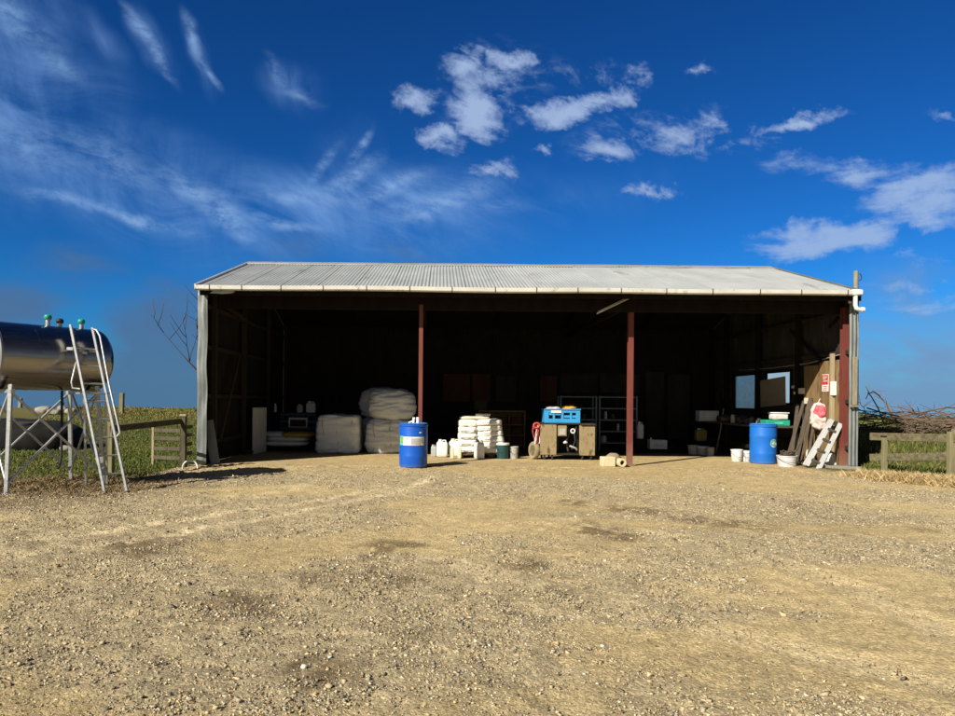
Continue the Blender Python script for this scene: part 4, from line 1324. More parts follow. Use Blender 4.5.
for i in range(5):
    mb = MB().soft((0, 0, .082), (.45, .82, .188), 5.5, 18, .16, .020, 8, 31 + i)
    t = thing('feed_sack', f'{ords[i] if i < 4 else "topmost"} white sack of the narrow left column on the pallet', 'sack', (g.x - .32 + random.uniform(-.012, .012), g.y + .47, .122 + i * .155), random.uniform(-.04, .04), G)
    mb.build('sack_body', M_sackw, t, 60)
    if i < 4:
        MB().box((-.04 + random.uniform(-.02, .02), -.412, .058), (.24, .02, .018), bev=.002).build('print_line', M_greyp, t)
        MB().box((.165, -.408, .060), (.035, .02, .045), bev=.002).build('print_mark', M_ink, t)
for i in range(6):
    mb = MB().soft((0, 0, .072), (.68 - .012 * i, .84, .166), 5.5, 18, .18, .022, 8, 51 + i)
    t = thing('feed_sack', f'{ords[i] if i < 5 else "topmost"} white sack of the wide right column on the pallet', 'sack', (g.x + .235 - .012 * i, g.y + .46 + random.uniform(-.02, .02), .122 + i * .131), random.uniform(-.05, .05), G)
    o = mb.build('sack_body', M_sackw, t, 60)
    o.rotation_euler = (0, -.05 if i > 2 else -.02, 0)
    if i > 1:
        MB().box((.02, -.422, .075), (.34, .02, .016), Matrix.Rotation(-.06, 3, 'Y'), bev=.002).build('print_line', M_greyp, t)
solo(MB().soft((0, 0, .05), (.72, .72, .11), 4, 12, .5, .012, 6, 71), 'feed_sack', M_sackc, 'cream sack lying flat on top of both columns of white sacks', 'sack', (g.x - .16, g.y + .48, .905), .05, G, 60)
solo(MB().box((0, 0, .03), (.36, .22, .06), bev=.015), 'small_package', M_clear, 'small grey package on top of the white sacks', 'package', (g.x + .02, g.y + .3, 1.005), .1)
def pail(label, loc, r0, r1, h, mm, lid=None, grp=None, handle=True, rz=0.0, fill=M_grime):
    t = thing('pail', label, 'pail', loc, rz, grp)
    prof = [(0, 0), (r0, 0), (r0 + .003, .01), (r1, h * .92), (r1 + .010, h * .92), (r1 + .010, h), (r1 - .004, h), (r1 - .006, h * .9), (0, h * .86)]
    MB().lathe(prof, 28).build('pail_body', mm, t, 35)
    if lid:
        MB().lathe([(r1 + .013, h - .03), (r1 + .014, h + .008), (r1 - .01, h + .014), (0, h + .01)], 28).build('lid', lid, t, 35)
    if handle:
        pts = [((r1 + .016) * math.cos(a), -.02 - (.10 if True else 0) * math.sin(a) - (r1 * .6) * math.sin(a), h * .86 - h * .45 * math.sin(a)) for a in np.linspace(0, math.pi, 11)]
        MB().tube(pts, .0045, 6).build('handle', M_dark, t, 60)
    return t
pail('grey bucket beside the large white jug', gloc(491.5, 457.5), .10, .13, .28, M_greyp, handle=True)
pail('dark teal pail with a white lid', gloc(503, 459), .13, .145, .36, M_teal, M_white)
pail('smallest pale grey pail right of the teal one', gloc(514.3, 459), .085, .10, .29, M_greyp)
# cupboard behind
c = at(502, 420, 20.2)
cup = thing('pigeonhole_cupboard', 'dim wooden pigeonhole cupboard behind the sack stack', 'cupboard', (c.x, 20.3, 0))
w, h, dep = 1.30, 1.10, .4
mb = MB()
mb.box((0, dep / 2, h / 2), (w - .08, .02, h - .08))
mb.box((-w / 2 + .02, 0, h / 2), (.04, dep, h)); mb.box((w / 2 - .02, 0, h / 2), (.04, dep, h)); mb.box((0, 0, h - .02), (w - .082, dep - .004, .04))
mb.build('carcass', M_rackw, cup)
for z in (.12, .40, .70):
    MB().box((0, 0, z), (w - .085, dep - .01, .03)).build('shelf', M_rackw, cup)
for x in (-.25, .2):
    MB().box((x, -.002, .55), (.03, dep - .012, .84)).build('divider', M_rackw, cup)
for i, (x, z) in enumerate(((-.02, .72), (.40, .72), (.42, .42))):
    solo(MB().box((0, 0, .10), (.30, .26, .20), bev=.01), 'carton', M_dimwood, ('dim brown carton in the upper middle pigeonhole', 'dim brown carton in the upper right pigeonhole', 'dim brown carton in the lower right pigeonhole')[i], 'box', (c.x + x, 20.28, z), 0)
solo(MB().box((0, 0, .14), (.36, .3, .28), bev=.01), 'carton', M_dimgrey, 'grey carton on top of the pigeonhole cupboard', 'box', (c.x - .62, 20.3, 1.10), .05)

# ------------------------------------------------------------------ the machine with two tan panels
g = on_ground(568, 460.2)
mach = thing('cabinet_machine', 'old twin-panel tan machine on castors with an open black middle', 'machine', (g.x, g.y + .05, 0))
W = wid(56, g.y); H = .83
mb = MB()
mb.box((0, .62, .48), (W - .06, .04, .72)); mb.box((0, .32, .845), (W, .66, .035)); mb.box((0, .32, .13), (W - .04, .62, .04))
mb.box((-W / 2 + .02, .34, .48), (.03, .54, .70)); mb.box((W / 2 - .02, .34, .48), (.03, .54, .70))
mb.box((-.22, .34, .48), (.03, .5, .68)); mb.box((.27, .34, .48), (.03, .5, .68))
mb.build('frame', M_dark, mach)
MB().box((-W / 2 + .20, 0, .47), (.385, .03, .71), bev=.012).build('panel', M_tan, mach)
MB().box((W / 2 - .20, 0, .46), (.37, .03, .71), bev=.012).build('panel', M_tan, mach)
MB().box((W / 2 - .20, .02, .835), (.34, .16, .03), bev=.006).build('tray', M_grime, mach)
bx = MB().box((-.13, .02, .68), (.21, .10, .25), bev=.012).build('control_box', M_tan, mach)
MB().box((-.13, -.036, .66), (.15, .012, .15), bev=.004).build('control_plate', M_greyp, bx)
dl = MB().lathe([(0, 0), (.06, 0), (.06, .03), (.045, .035), (.032, .02), (0, .02)], 24, M=Matrix.Translation((.115, .0, .68)) @ Matrix.Rotation(R(90), 4, 'X')).build('dial', M_signw, mach, 40)
MB().lathe([(0, .024), (.03, .024), (0, .026)], 20, M=Matrix.Translation((.115, .0, .68)) @ Matrix.Rotation(R(90), 4, 'X')).build('dial_hub', M_dark, dl, 40)
MB().tube([(-.10, -.01, .40), (-.06, -.02, .42), (-.02, -.01, .41)], [.02, .035, .018], 8).build('valve', M_signw, mach, 60)
MB().tube([(.04, 0, .33), (.10, -.01, .31), (.18, 0, .28), (.22, .03, .24)], .025, 8).build('pipe', M_greyp, mach, 60)
MB().tube([(.20, .0, .78), (.15, -.03, .6), (.17, -.03, .45), (.1, .02, .25)], .018, 8).build('hose', M_rubber, mach, 60)
MB().tube([(.0, .1, .8), (.04, .08, .6), (-.02, .08, .45), (.03, .1, .2)], .025, 8).build('hose', M_grime, mach, 60)
for x in (-W / 2 + .12, -W / 2 + .30, W / 2 - .30, W / 2 - .10):
    for y in (.06, .56):
        MB().lathe([(0, -.018), (.05, -.018), (.055, -.01), (.055, .01), (.05, .018), (0, .018)], 18, M=Matrix.Translation((x, y, .055)) @ Matrix.Rotation(R(90), 4, 'Y')).build('castor', M_rubber, mach, 40)
# tyre at its left end
wh = thing('spare_wheel', 'worn pale wheel propped against the left end of the tan machine', 'wheel', (g.x - W / 2 - .11, g.y + .2, .21), R(20))
tm = Matrix.Rotation(R(90), 4, 'Y')
MB().lathe([(.13, -.05), (.19, -.055), (.208, -.03), (.208, .03), (.19, .055), (.13, .05), (.12, 0), (.13, -.05)], 32, M=tm).build('tyre', M_stone, wh, 50)
MB().lathe([(0, -.03), (.125, -.03), (.125, .03), (0, .03)], 28, M=tm).build('rim', M_greyp, wh, 50)
# rope hanging
rp = thing('rope_bundle', 'red and white rope bundle hanging beside the tan machine', 'rope', (g.x - W / 2 - .06, g.y + .10, 0))
for k in range(7):
    pts = []
    x0 = random.uniform(-.09, .07)
    for j in range(9):
        s = j / 8
        pts.append((x0 * (1 - .3 * s) + .03 * math.sin(5 * s + k), -.02 + .025 * math.cos(4 * s + k), .84 - s * random.uniform(.45, .52)))
    MB().tube(pts, .014, 6).build('strand', M_redrope if k % 2 else M_pinkbag, rp, 60)
for k in range(3):
    pts = [(.07 * math.cos(a) - .02, -.03 - .015 * k, .78 + .055 * math.sin(a) + .012 * k) for a in np.linspace(0, 2 * math.pi, 17)]
    MB().tube(pts, .022, 8, caps=False).build('coil', M_redrope, rp, 60)
# hook post for rope
MB().tube([(0, .06, 0), (0, .06, .88)], .02, 8).build('hanger', M_dark, rp)
# blue crate with orange cloth on the machine
cr = thing('plastic_crate', 'bright sky blue plastic crate on top of the tan machine', 'crate', (g.x - .12, g.y + .34, .863))
W2_, D2_, H2_ = .84, .50, .33
mb = MB()
mb.box((0, 0, .015), (W2_ - .06, D2_ - .06, .03))
for sy in (-1, 1):
    y = sy * (D2_ / 2 - .02)
    mb.box((0, y, .05), (W2_ - .002, .035, .10)); mb.box((0, y, H2_ - .045), (W2_ - .002, .035, .09)); mb.box((0, y, .175), (.06, .033, .17))
    for x in (-.37, -.20, .20, .37):
        mb.box((x, y, .175), (.10 if abs(x) > .3 else .05, .033, .17))
    mb.box((0, sy * (D2_ / 2 + .004), H2_ - .01), (W2_ + .02, .03, .028))
    mb.box((-.19, y - sy * .006, .21), (.30, .02, .06)); mb.box((.19, y - sy * .006, .15), (.30, .02, .06))
for sx in (-1, 1):
    mb.box((sx * (W2_ / 2 - .02), 0, H2_ / 2), (.035, D2_ - .08, H2_ - .01))
mb.build('crate_shell', M_crate, cr)
MB().box((-.15, -D2_ / 2 - .006, .265), (.24, .012, .06), bev=.003).build('tag_strip', M_signw, cr)
solo(MB().soft((0, 0, .045), (.36, .3, .11), 2.6, 12, 0, .025, 8, 81), 'cloth', M_orange, 'crumpled orange cloth on the right side of the sky blue crate', 'cloth', (g.x + .06, g.y + .30, 1.17), 0, smooth=60)
solo(MB().soft((0, 0, .04), (.34, .3, .09), 2.6, 12, 0, .03, 8, 82), 'cloth', M_pinkbag, 'pale crumpled cloth on the left side of the sky blue crate', 'cloth', (g.x - .32, g.y + .30, 1.165), 0, smooth=60)

# ------------------------------------------------------------------ block, stone and pipe stub by the middle post
g = on_ground(609, 467)
solo(MB().box((0, .1, .105), (.28, .22, .21), bev=.012), 'block', M_cream, 'cream coloured block on the ground near the middle post', 'block', (g.x, g.y, 0), .08)
solo(MB().soft((0, 0, .13), (.34, .28, .32), 2.5, 12, 0, .02, 5, 85), 'boulder', M_stone, 'round brown stone behind the cream block', 'stone', (at(612.5, 460, g.y + .42).x, g.y + .42, -.03), 0, smooth=60)
st = thing('pipe_stub', 'stubby pale pipe stub with a dark hole beside the cream block', 'pipe', (at(621, 463, g.y).x, g.y + .02, .095), .12)
ym_ = Matrix.Rotation(R(90), 4, 'X')
MB().lathe([(.05, -.10), (.085, -.10), (.09, -.09), (.09, .10), (.085, .105), (.052, .105), (.05, .09), (.05, -.10)], 24, M=ym_).build('pipe_wall', M_cream, st, 40)
MB().lathe([(0, .02), (.0495, .02), (0, .021)], 20, M=ym_).build('bore', M_dark, st)

# ------------------------------------------------------------------ racks
def rack(label, u0, u1, d, h, rz=0.0):
    a, b = at(u0, 400, d), at(u1, 400, d)
    w = b.x - a.x
    t = thing('steel_rack', label, 'shelving', ((a.x + b.x) / 2, d, 0), rz, 'steel shelving racks against the back wall')
    for sx in (-1, 1):
        for sy in (0, 1):
            MB().box((sx * (w / 2 - .02), sy * .45, h / 2), (.04, .04, h), bev=.003).build('upright', M_rack, t)
    for i in range(5):
        z = .22 + i * (h - .25) / 4
        MB().box((0, .225, z), (w - .082, .44, .035), bev=.003).build('shelf', M_rack, t)
    return t, (a.x + b.x) / 2, w, [.22 + i * (h - .25) / 4 + .018 for i in range(5)]
r1, x1, w1, zs = rack('steel rack directly behind the tan machine', 560, 597, 20.0, 1.53)
r2, x2, w2, zs = rack('wider steel rack reaching behind the middle post', 599, 637.5, 20.0, 1.53)
smalls = [(x1 - .15, 3, .2, .12, M_dimwood, 'brown tin on the rack behind the tan machine, near its top'), (x1 + .2, 2, .18, .14, M_dimwood, 'brown tin on the middle shelf of the rack behind the tan machine'),
          (x2 - .30, 2, .10, .22, M_greyp, 'grey bottle on the middle shelf of the wider rack'), (x2 + .05, 1, .09, .2, M_clear, 'cloudy bottle on the second lowest shelf of the wider rack'), (x2 - .35, 0, .2, .18, M_greyp, 'grey tin on the lowest shelf of the wider rack'),
          (x2 + .36, 3, .2, .14, M_box, 'white tin near the top right of the wider rack'), (x2 - .1, 2, .12, .15, M_grime, 'dark tin on the middle shelf of the wider rack')]
for x, i, w, h, mm, lab in smalls:
    solo(MB().lathe([(0, 0), (w * .42, 0), (w * .42, h * .8), (w * .3, h * .86), (w * .3, h), (0, h)], 16), 'tin', mm, lab, 'tin', (x, 20.2, zs[i]), 0, 'tins and bottles on the steel racks', 40)
# things on the floor right of the post
canister('slim white can right of the steel racks', (at(641, 440, 19.8).x, 19.9, .35), .17, .15, .48, M_box)
solo(MB().box((0, 0, .175), (.30, .3, .35)), 'carton', M_frame, 'dark box under the slim white can', 'box', (at(641, 440, 19.8).x, 19.9, 0))
solo(MB().box((0, 0, .05), (2.4, .5, .10)), 'timber_sleeper', M_frame, 'dark timber sleeper along the floor below the white carton', 'timber', (at(665, 450, 19.4).x, 19.7, 0))
t = thing('carton', 'open white carton with a line of print, low by the back wall', 'box', (at(659.5, 440, 19.4).x, 19.6, .10), -.04)
mb = MB()
for (c_, s_) in (((0, -.14, .12), (.46, .012, .24)), ((0, .14, .12), (.46, .012, .24)), ((-.225, 0, .12), (.012, .27, .24)), ((.225, 0, .12), (.012, .27, .24)), ((0, 0, .008), (.44, .27, .012))):
    mb.box(c_, s_, bev=.002)
mb.box((-.21, -.16, .27), (.04, .01, .08), bev=.002)
mb.build('carton_shell', M_box, t)
for k in range(5):
    MB().box((-.11 + k * .055, -.149, .11), (.035, .006, .05), bev=.001).build('print_mark', M_greyp, t)

# ------------------------------------------------------------------ right bay: bench
bench = thing('workbench', 'long dark workbench below the windows of the right wall', 'workbench', (0, 0, 0))
bx0, bx1, by0, by1, bz = 7.62, XR - .14, 16.75, 21.6, .84
MB().box(((bx0 + bx1) / 2, (by0 + by1) / 2, bz - .025), (bx1 - bx0, by1 - by0, .05)).build('bench_top', M_plank, bench)
for y in (by0 + .1, 19.2, by1 - .1):
    for x in (bx0 + .06, bx1 - .06):
        MB().box((x, y, (bz - .05) / 2), (.09, .09, bz - .052)).build('leg', M_frame, bench)
MB().box((bx0 + .05, (by0 + by1) / 2, .3), (.04, by1 - by0 - .1, .1)).build('rail', M_frame, bench)
def onb(u, y, x=None):
    a, _ = unroll(u, 425)
    return (a / F * y, y, bz)
t = thing('storage_box', 'white storage box on the far end of the workbench', 'box', onb(707, 20.6), -.05)
MB().box((0, 0, .15), (.55, .38, .30), bev=.012).build('box_body', M_box, t); MB().box((.06, -.196, .15), (.30, .008, .24), bev=.002).build('box_front', M_signw, t)
solo(MB().soft((0, 0, .10), (.55, .4, .22), 3, 12, 0, .03, 6, 92), 'rag_heap', M_grime, 'dark rag heap on the middle of the workbench', 'rags', onb(728, 19.4), 0, smooth=60)
tb = thing('tub', 'low white tub on top of the green tray on the workbench', 'tub', (at(779.5, 425, 16.95).x, 17.0, bz + .135), .05)
MB().box((0, 0, .08), (.36, .26, .16), bev=.03).build('tub_body', M_white, tb, 40); MB().box((0, 0, .168), (.39, .29, .03), bev=.01).build('lid', M_white, tb, 40)
tr_ = thing('tray', 'green plastic tray on the workbench holding a white tub', 'tray', (at(776, 425, 16.95).x, 17.0, bz + .005), -.03)
mb = MB(); mb.box((0, 0, .012), (.52, .34, .02))
for c_, s_ in (((0, -.165, .065), (.54, .018, .13)), ((0, .165, .065), (.54, .018, .13)), ((-.262, 0, .065), (.018, .31, .13)), ((.262, 0, .065), (.018, .31, .13))):
    mb.box(c_, s_, bev=.005)
mb.build('tray_shell', M_green, tr_)
MB().box((.02, -.18, .06), (.2, .01, .05), bev=.003).build('front_plate', M_lteal, tr_)
# clutter on the bench: small tools
for i, (u, y, ln, an, lab) in enumerate(((744, 18.6, .35, .5, 'pale metal bar lying across clutter on the workbench'), (750, 18.3, .28, 1.2, 'short metal bar beside the longer one on the workbench'), (757, 18.0, .2, 2.2, 'small tilted spanner near the second window on the workbench'))):
    x, yy, z = onb(u, y)
    solo(MB().beam((-ln / 2, 0, .03), (ln / 2, 0, .12), .03, .02), 'metal_bar', M_clear, lab, 'tool', (x, yy, z), an, 'loose metal bars on the workbench')
solo(MB().soft((0, 0, .09), (.3, .3, .2), 3.2, 10, 0, .03, 8, 95), 'engine_part', M_grime, 'greasy engine part on the workbench under the second window', 'engine part', onb(741, 18.9), 0, smooth=50)
# under the bench
canister('dull yellow can under the workbench near its far end', (7.28, 20.0, .30), .30, .24, .36, mat('dull_yellow_tin', (.22, .17, .03), (.3, .23, .05), 6, .6), M_greyp, 'can', 'oil_can')
solo(MB().box((0, 0, .15), (.36, .3, .30)), 'carton', M_frame, 'dark box below the dull yellow can', 'box', (7.28, 20.0, 0))
pail('small dull pail at the far end under the workbench', (at(691, 450, 19.2).x, 19.0, 0), .13, .15, .24, M_greyp, handle=False)
pail('small pale pail lying near the dull pail by the workbench', (at(703, 450, 18.8).x, 18.8, 0), .13, .15, .22, M_greyp, M_box, handle=False)
# white pails left of the second drum
pail('dirty white pail without lid left of the paler blue drum', gloc(738.2, 461.8), .11, .13, .28, M_white)
pail('white pail with dark smears hidden half behind the paler blue drum', gloc(748, 461.8), .10, .125, .24, mat('smeared_white', (.6, .6, .57), (.75, .75, .72), 6, .5, c3=(.04, .035, .03), s3=7, a3=.52), M_white)
g = on_ground(787, 466.5)
pl = pail('wide low white tub full of dark rope between the paler drum and planks', (g.x, g.y, 0), .18, .21, .24, mat('grimy_tub', (.5, .51, .53), (.66, .67, .68), 5, .5, c3=(.16, .16, .16), s3=6, a3=.58), None)
rp = MB()
for k in range(5):
    pts = [((.12 + .02 * math.sin(3 * a + k)) * math.cos(a + k), (.12 + .02 * math.cos(2 * a)) * math.sin(a + k), .24 + .02 * k + .015 * math.sin(4 * a + k)) for a in np.linspace(0, 5.5, 20)]
    rp.tube(pts, .018, 6)
rp.tube([(.1, -.05, .30), (.2, -.05, .38), (.27, .0, .5)], .018, 6)
solo(rp, 'rope_coil', M_plank, 'dark rope coil heaped in the wide low white tub', 'rope', (g.x, g.y, 0), 0, smooth=60, kind='thing')

# clutter along the right wall and under the bench
hose = MB()
for k in range(4):
    hose.tube([((.20 + .01 * k) * math.cos(a), .015 * k, .20 * math.sin(a) - .02 * k) for a in np.linspace(.2, 6.4, 26)], .016, 6)
solo(hose, 'hose_coil', M_rubber, 'black hose coil hung on the right wall beyond the far window', 'hose', (XR - .19, W1[1] + .55, 1.62), R(90), smooth=60)
for i, (u, y, r_, h_, mm, lab) in enumerate(((752, 17.6, .07, .2, M_grime, 'greasy tin at the near end of the dark clutter on the workbench'), (733, 18.9, .06, .22, M_greyp, 'grey bottle standing behind the metal bars on the workbench'),
        (722, 19.8, .08, .17, M_dimwood, 'brown tin next to the white storage box on the workbench'), (759, 17.5, .05, .16, M_signw, 'small white pot on the workbench left of the green tray'), (747, 18.2, .09, .12, M_indigo, 'dark blue tin low on the workbench before the first window'))):
    solo(MB().lathe([(0, 0), (r_, 0), (r_, h_ * .86), (r_ * .8, h_ * .9), (r_ * .8, h_), (0, h_)], 18), 'tin', mm, lab, 'tin', onb(u, y), 0, 'tins and bottles on the workbench', 40)
for i, (x, y, w_, d_, h_, mm, lab) in enumerate(((7.80, 20.4, .4, .4, .34, M_dimgrey, 'dim crate under the far end of the workbench'), (7.78, 18.4, .42, .36, .26, M_frame, 'black box under the middle of the workbench'), (7.85, 17.3, .34, .4, .42, M_dimwood, 'brown box under the near end of the workbench behind the paler drum'))):
    t = thing('carton', lab, 'box', (x, y, 0), .1 * i - .1)
    MB().box((0, 0, h_ / 2), (w_, d_, h_), bev=.012).build('box_body', mm, t); MB().box((0, 0, h_ + .012), (w_ + .03, d_ + .03, .03), bev=.006).build('lid', mm, t)
for i, (u, d, L__, lab) in enumerate(((716, 19.2, 1.2, 'long grey pipe leaning on the front of the workbench'), (749, 17.0, .95, 'thin blue rod leaning on the workbench left of the paler drum'))):
    x = at(u, 440, d).x
    solo(MB().tube([(0, 0, 0), (.16, .12, L__ * .5), (.30, .26, L__)], .018, 8), 'pipe', M_rack if i else M_greyw, lab, 'pipe', (x, d, .01), 0, smooth=60)
solo(MB().lathe([(0, 0), (.09, 0), (.10, .2), (.085, .22), (0, .2)], 20), 'tin', M_greyp, 'dull tin on the floor below the long grey pipe', 'tin', (at(712, 455, 18.4).x, 18.5, 0), 0, smooth=40)
solo(MB().lathe([(0, 0), (.04, 0), (.04, .16), (.02, .2), (.02, .24), (0, .24)], 14), 'bottle', M_signw, 'tiny white bottle standing far back in the left bay', 'bottle', (at(274.5, 407, 20.2).x, 20.3, 1.0), 0, smooth=40)
solo(MB().box((0, 0, .49), (.3, .3, .98)), 'cabinet', M_frame, 'black cabinet under the tiny white bottle in the left bay', 'cabinet', (at(274.5, 407, 20.2).x, 20.35, 0), 0)
g = on_ground(246, 454)
solo(MB().soft((0, 0, .05), (.34, .2, .12), 3, 10, 0, .03, 8, 140), 'rag_heap', M_dimgrey, 'small grey rag on the floor left of the tall white board', 'rags', (g.x, g.y, 0), .2, smooth=60)
solo(MB().box((0, 0, .12), (.26, .02, .22)), 'red_carton', M_dimwood, 'dim red carton on the floor behind the cream jerrycan', 'box', (at(452, 440, 18.9).x, 18.9, 0), .1)

# leaning planks
G = 'dark planks leaning on the right wall'
pk = [((786, 459), 16.3, (813, 401), 16.6, .07, 'leftmost dark plank of those leaning on the right wall'), ((791, 460), 16.0, (806, 404), 16.9, .07, 'thin dark plank leaning behind the leftmost planks'),
      ((795, 461), 15.9, (820, 398), 16.3, .095, 'widest dark plank leaning in the middle of its group'), ((801, 463), 15.8, (822, 402), 16.2, .06, 'dark plank leaning to the right of the widest one'), ((807, 464), 15.7, (824, 413), 16.1, .06, 'short brown plank leaning nearest the red and white bag')]
for (a, da, b, db, w, lab) in pk:
    A, B = on_ground(*a), at(b[0], b[1], db)
    A = Vector((at(a[0], a[1], da).x, da, 0.02))
    B.x = min(B.x, XR - .15)
    solo(MB().beam((0, 0, 0), B - A, w, .03, up=(-.5, -.8, .3)), 'plank', M_plank, lab, 'plank', A, 0, G)
# folded step ladder leaning at the corner post
A, B = at(812, 467.5, 15.05), at(836.5, 421.5, 15.15)
A.z = .02
lad = thing('step_ladder', 'folded pale aluminium step ladder leaning by the right post', 'ladder', A)
ax = (B - A)
L_ = ax.length
ax.normalize()
side = Vector((.78, -.35, -.5)); side = (side - ax * side.dot(ax)).normalized()
nr = ax.cross(side).normalized()
if nr.y > 0: nr = -nr
def lp(s, t, n_): return ax * s + side * t + nr * n_
for (n_, w_) in ((0, .115), (-.07, .15)):
    for sg in (-1, 1):
        MB().beam(lp(0, sg * w_, n_), lp(L_, sg * w_ * .78, n_), .10 if n_ == 0 else .07, .022, up=nr, bev=.004).build('rail', M_alu, lad)
for k in range(4):
    s = .16 + k * .25
    MB().beam(lp(s, -.085, .012), lp(s, .085, .012), .055, .03, up=nr, bev=.004).build('tread', M_grime, lad)
MB().beam(lp(L_ * .97, -.10, -.04), lp(L_ * .97, .10, -.04), .09, .035, up=nr, bev=.006).build('top_cap', M_dark, lad)
# crumpled pale sheet behind the ladder
solo(MB().soft((0, 0, .14), (.28, .22, .30), 3, 12, 0, .04, 7, 101), 'plastic_bag', M_sackw, 'crumpled white plastic bag behind the step ladder', 'bag', (at(830, 462, 15.5).x, 15.42, 0), .3, smooth=60)
solo(MB().soft((0, 0, .11), (.16, .14, .24), 3, 10, 0, .03, 7, 103), 'plastic_bag', M_sackw, 'small white bag on the ground left of the step ladder', 'bag', (at(810, 452, 15.9).x, 15.9, .12), .3, smooth=60)
solo(MB().box((0, 0, .06), (.2, .2, .12)), 'block', M_plank, 'dark block under the small white bag', 'block', (at(810, 452, 15.9).x, 15.9, 0))
# red and white bag hanging on the ply
p = at(824.5, 416, 15.85)
bag = thing('hanging_bag', 'red and pale plastic bag hanging on the ply lining', 'bag', (XR - .20, 15.85, p.z), R(-35))
MB().soft((0, 0, 0), (.31, .12, .58), 2.4, 22, 0, .05, 7, 111, sag=.12).build('bag_body', M_pinkbag, bag, 60)
MB().soft((0.01, -.045, .10), (.23, .09, .27), 2.6, 14, 0, .035, 8, 112).build('red_panel', M_redbag, bag, 60)
MB().tube([(-.02, 0, .27), (0, .02, .34), (.02, .03, .38)], .012, 6).build('tie', M_pinkbag, bag, 60)
# small sign on the ply
y = right_y(828.5)
p = at(828.5, 383, y)
sg = thing('notice_sign', 'small red and white notice fixed to the ply lining', 'sign', (XR - .12, y, p.z))
MB().box((0, 0, 0), (.008, .26, .38), bev=.002).build('sign_plate', M_signw, sg)
MB().box((-.006, 0, .07), (.006, .24, .21), bev=.001).build('red_field', M_signr, sg)
for (yy, zz, w_, h_) in ((0, .13, .16, .018), (.02, .09, .12, .018), (-.02, .04, .17, .018)):
    MB().box((-.0105, yy, zz), (.004, w_, h_), bev=.001).build('print_line', M_signw, sg)
for (yy, zz, w_, h_) in ((0, -.07, .18, .014), (0, -.11, .15, .014), (0.01, -.15, .17, .014)):
    MB().box((-.0055, yy, zz), (.004, w_, h_), bev=.001).build('print_line', M_signr, sg)
# brown sheet standing on the bench before the second window
bs = thing('brown_sheet', 'brown cardboard sheet propped against the second window', 'sheet', (XR - .16, 0, 0))
mb = MB(); mb.box((0, (W2[0] + W2[1]) / 2 + .00, (1.30 + 2.00) / 2), (.012, W2[1] - W2[0] - .04, .70), Matrix.Rotation(R(-3), 3, 'X'), bev=.002)
mb.build('sheet_board', mat('dull_card', (.26, .22, .16), (.34, .29, .21), 4, .8), bs)

# ------------------------------------------------------------------ steel tank on its stand
AX = Vector((.56, .83, 0)).normalized()
PX = Vector((-AX.y, AX.x, 0))
TC = Vector((-6.06, 10.92, 0))
yaw = math.atan2(AX.y, AX.x)
tank = thing('fuel_tank', 'polished steel cylindrical tank on a galvanised leg stand', 'tank', TC, yaw)
zc, tr0, hl = 1.97, .495, .80
along = Matrix.Translation((0, 0, zc)) @ Matrix.Rotation(R(90), 4, 'Y')
prof = [(tr0, -hl)] + [(tr0, -hl + 2 * hl * i / 8) for i in range(1, 9)]
dome = [(tr0 * math.cos(a), hl + .20 * math.sin(a)) for a in np.linspace(0, math.pi / 2, 14)]
MB().lathe(prof + dome[1:-1] + [(0, hl + .20)], 72, M=along).build('shell', M_steel, tank, 40)
MB().lathe([(tr0 + .006, -hl + .02), (tr0 + .008, -hl - .012), (tr0 - .02, -hl - .02), (tr0 - .03, -hl - .012), (.25, -hl - .03), (0, -hl - .035)], 72, M=along).build('end_plate', M_steelend, tank, 25)
for x in (-.25, .35):
    MB().lathe([(tr0 + .0015, x - .012), (tr0 + .003, x), (tr0 + .0015, x + .012)], 72, M=along).build('weld_seam', M_steel, tank, 40)
def vent(x, y, cap, h):
    s = MB().lathe([(0, zc + tr0 - .03), (.032, zc + tr0 - .03), (.032, zc + tr0 + h), (0, zc + tr0 + h)], 14, (x, y, 0)).build('vent', M_zinc, tank, 40)
    z = zc + tr0 + h
    MB().lathe([(0, z), (.048, z - .005), (.056, z + .015), (.056, z + .04), (.045, z + .06), (.02, z + .07), (0, z + .072)], 18, (x, y, 0)).build('cap', cap, s, 40)
vent(.06, -.03, M_capg, .10)
vent(.26, .0, M_dark, .06)
vent(.62, .03, M_capg, .09)
# stand: splayed legs, saddles and cross braces
zt = zc - tr0 - .02
corners = []
for sx in (-1, 1):
    for sy in (-1, 1):
        top = Vector((sx * .64, sy * .40, zt + .10))
        bot = Vector((sx * .72, sy * .47, 0))
        corners.append((top, bot))
        lg = MB(); lg.beam(bot, top, .055, .055); lg.beam(bot + Vector((0, 0, .005)), bot + Vector((0, 0, .015)), .12, .12)
        lg.build('leg', M_zinc, tank)
for sx in (-1, 1):
    MB().beam((sx * .64, -.46, zt), (sx * .64, .46, zt), .06, .06).build('saddle', M_zinc, tank)
    MB().beam((sx * .645, -.40, zt + .03), (sx * .70, .46, .14), .03, .03).build('brace', M_zinc, tank)
    MB().beam((sx * .66, .40, zt + .03), (sx * .715, -.46, .14), .03, .03).build('brace', M_zinc, tank)
for sy in (-1, 1):
    MB().beam((-.64, sy * .405, zt - .02), (.71, sy * .465, .16), .032, .032).build('brace', M_zinc, tank)
    MB().beam((.64, sy * .42, zt - .02), (-.71, sy * .48, .16), .032, .032).build('brace', M_zinc, tank)
MB().tube([(.25, -.1, zt + .02), (.25, -.1, .5), (.2, -.15, .35), (.1, -.3, .3)], .02, 8).build('outlet_hose', M_rubber, tank, 60)

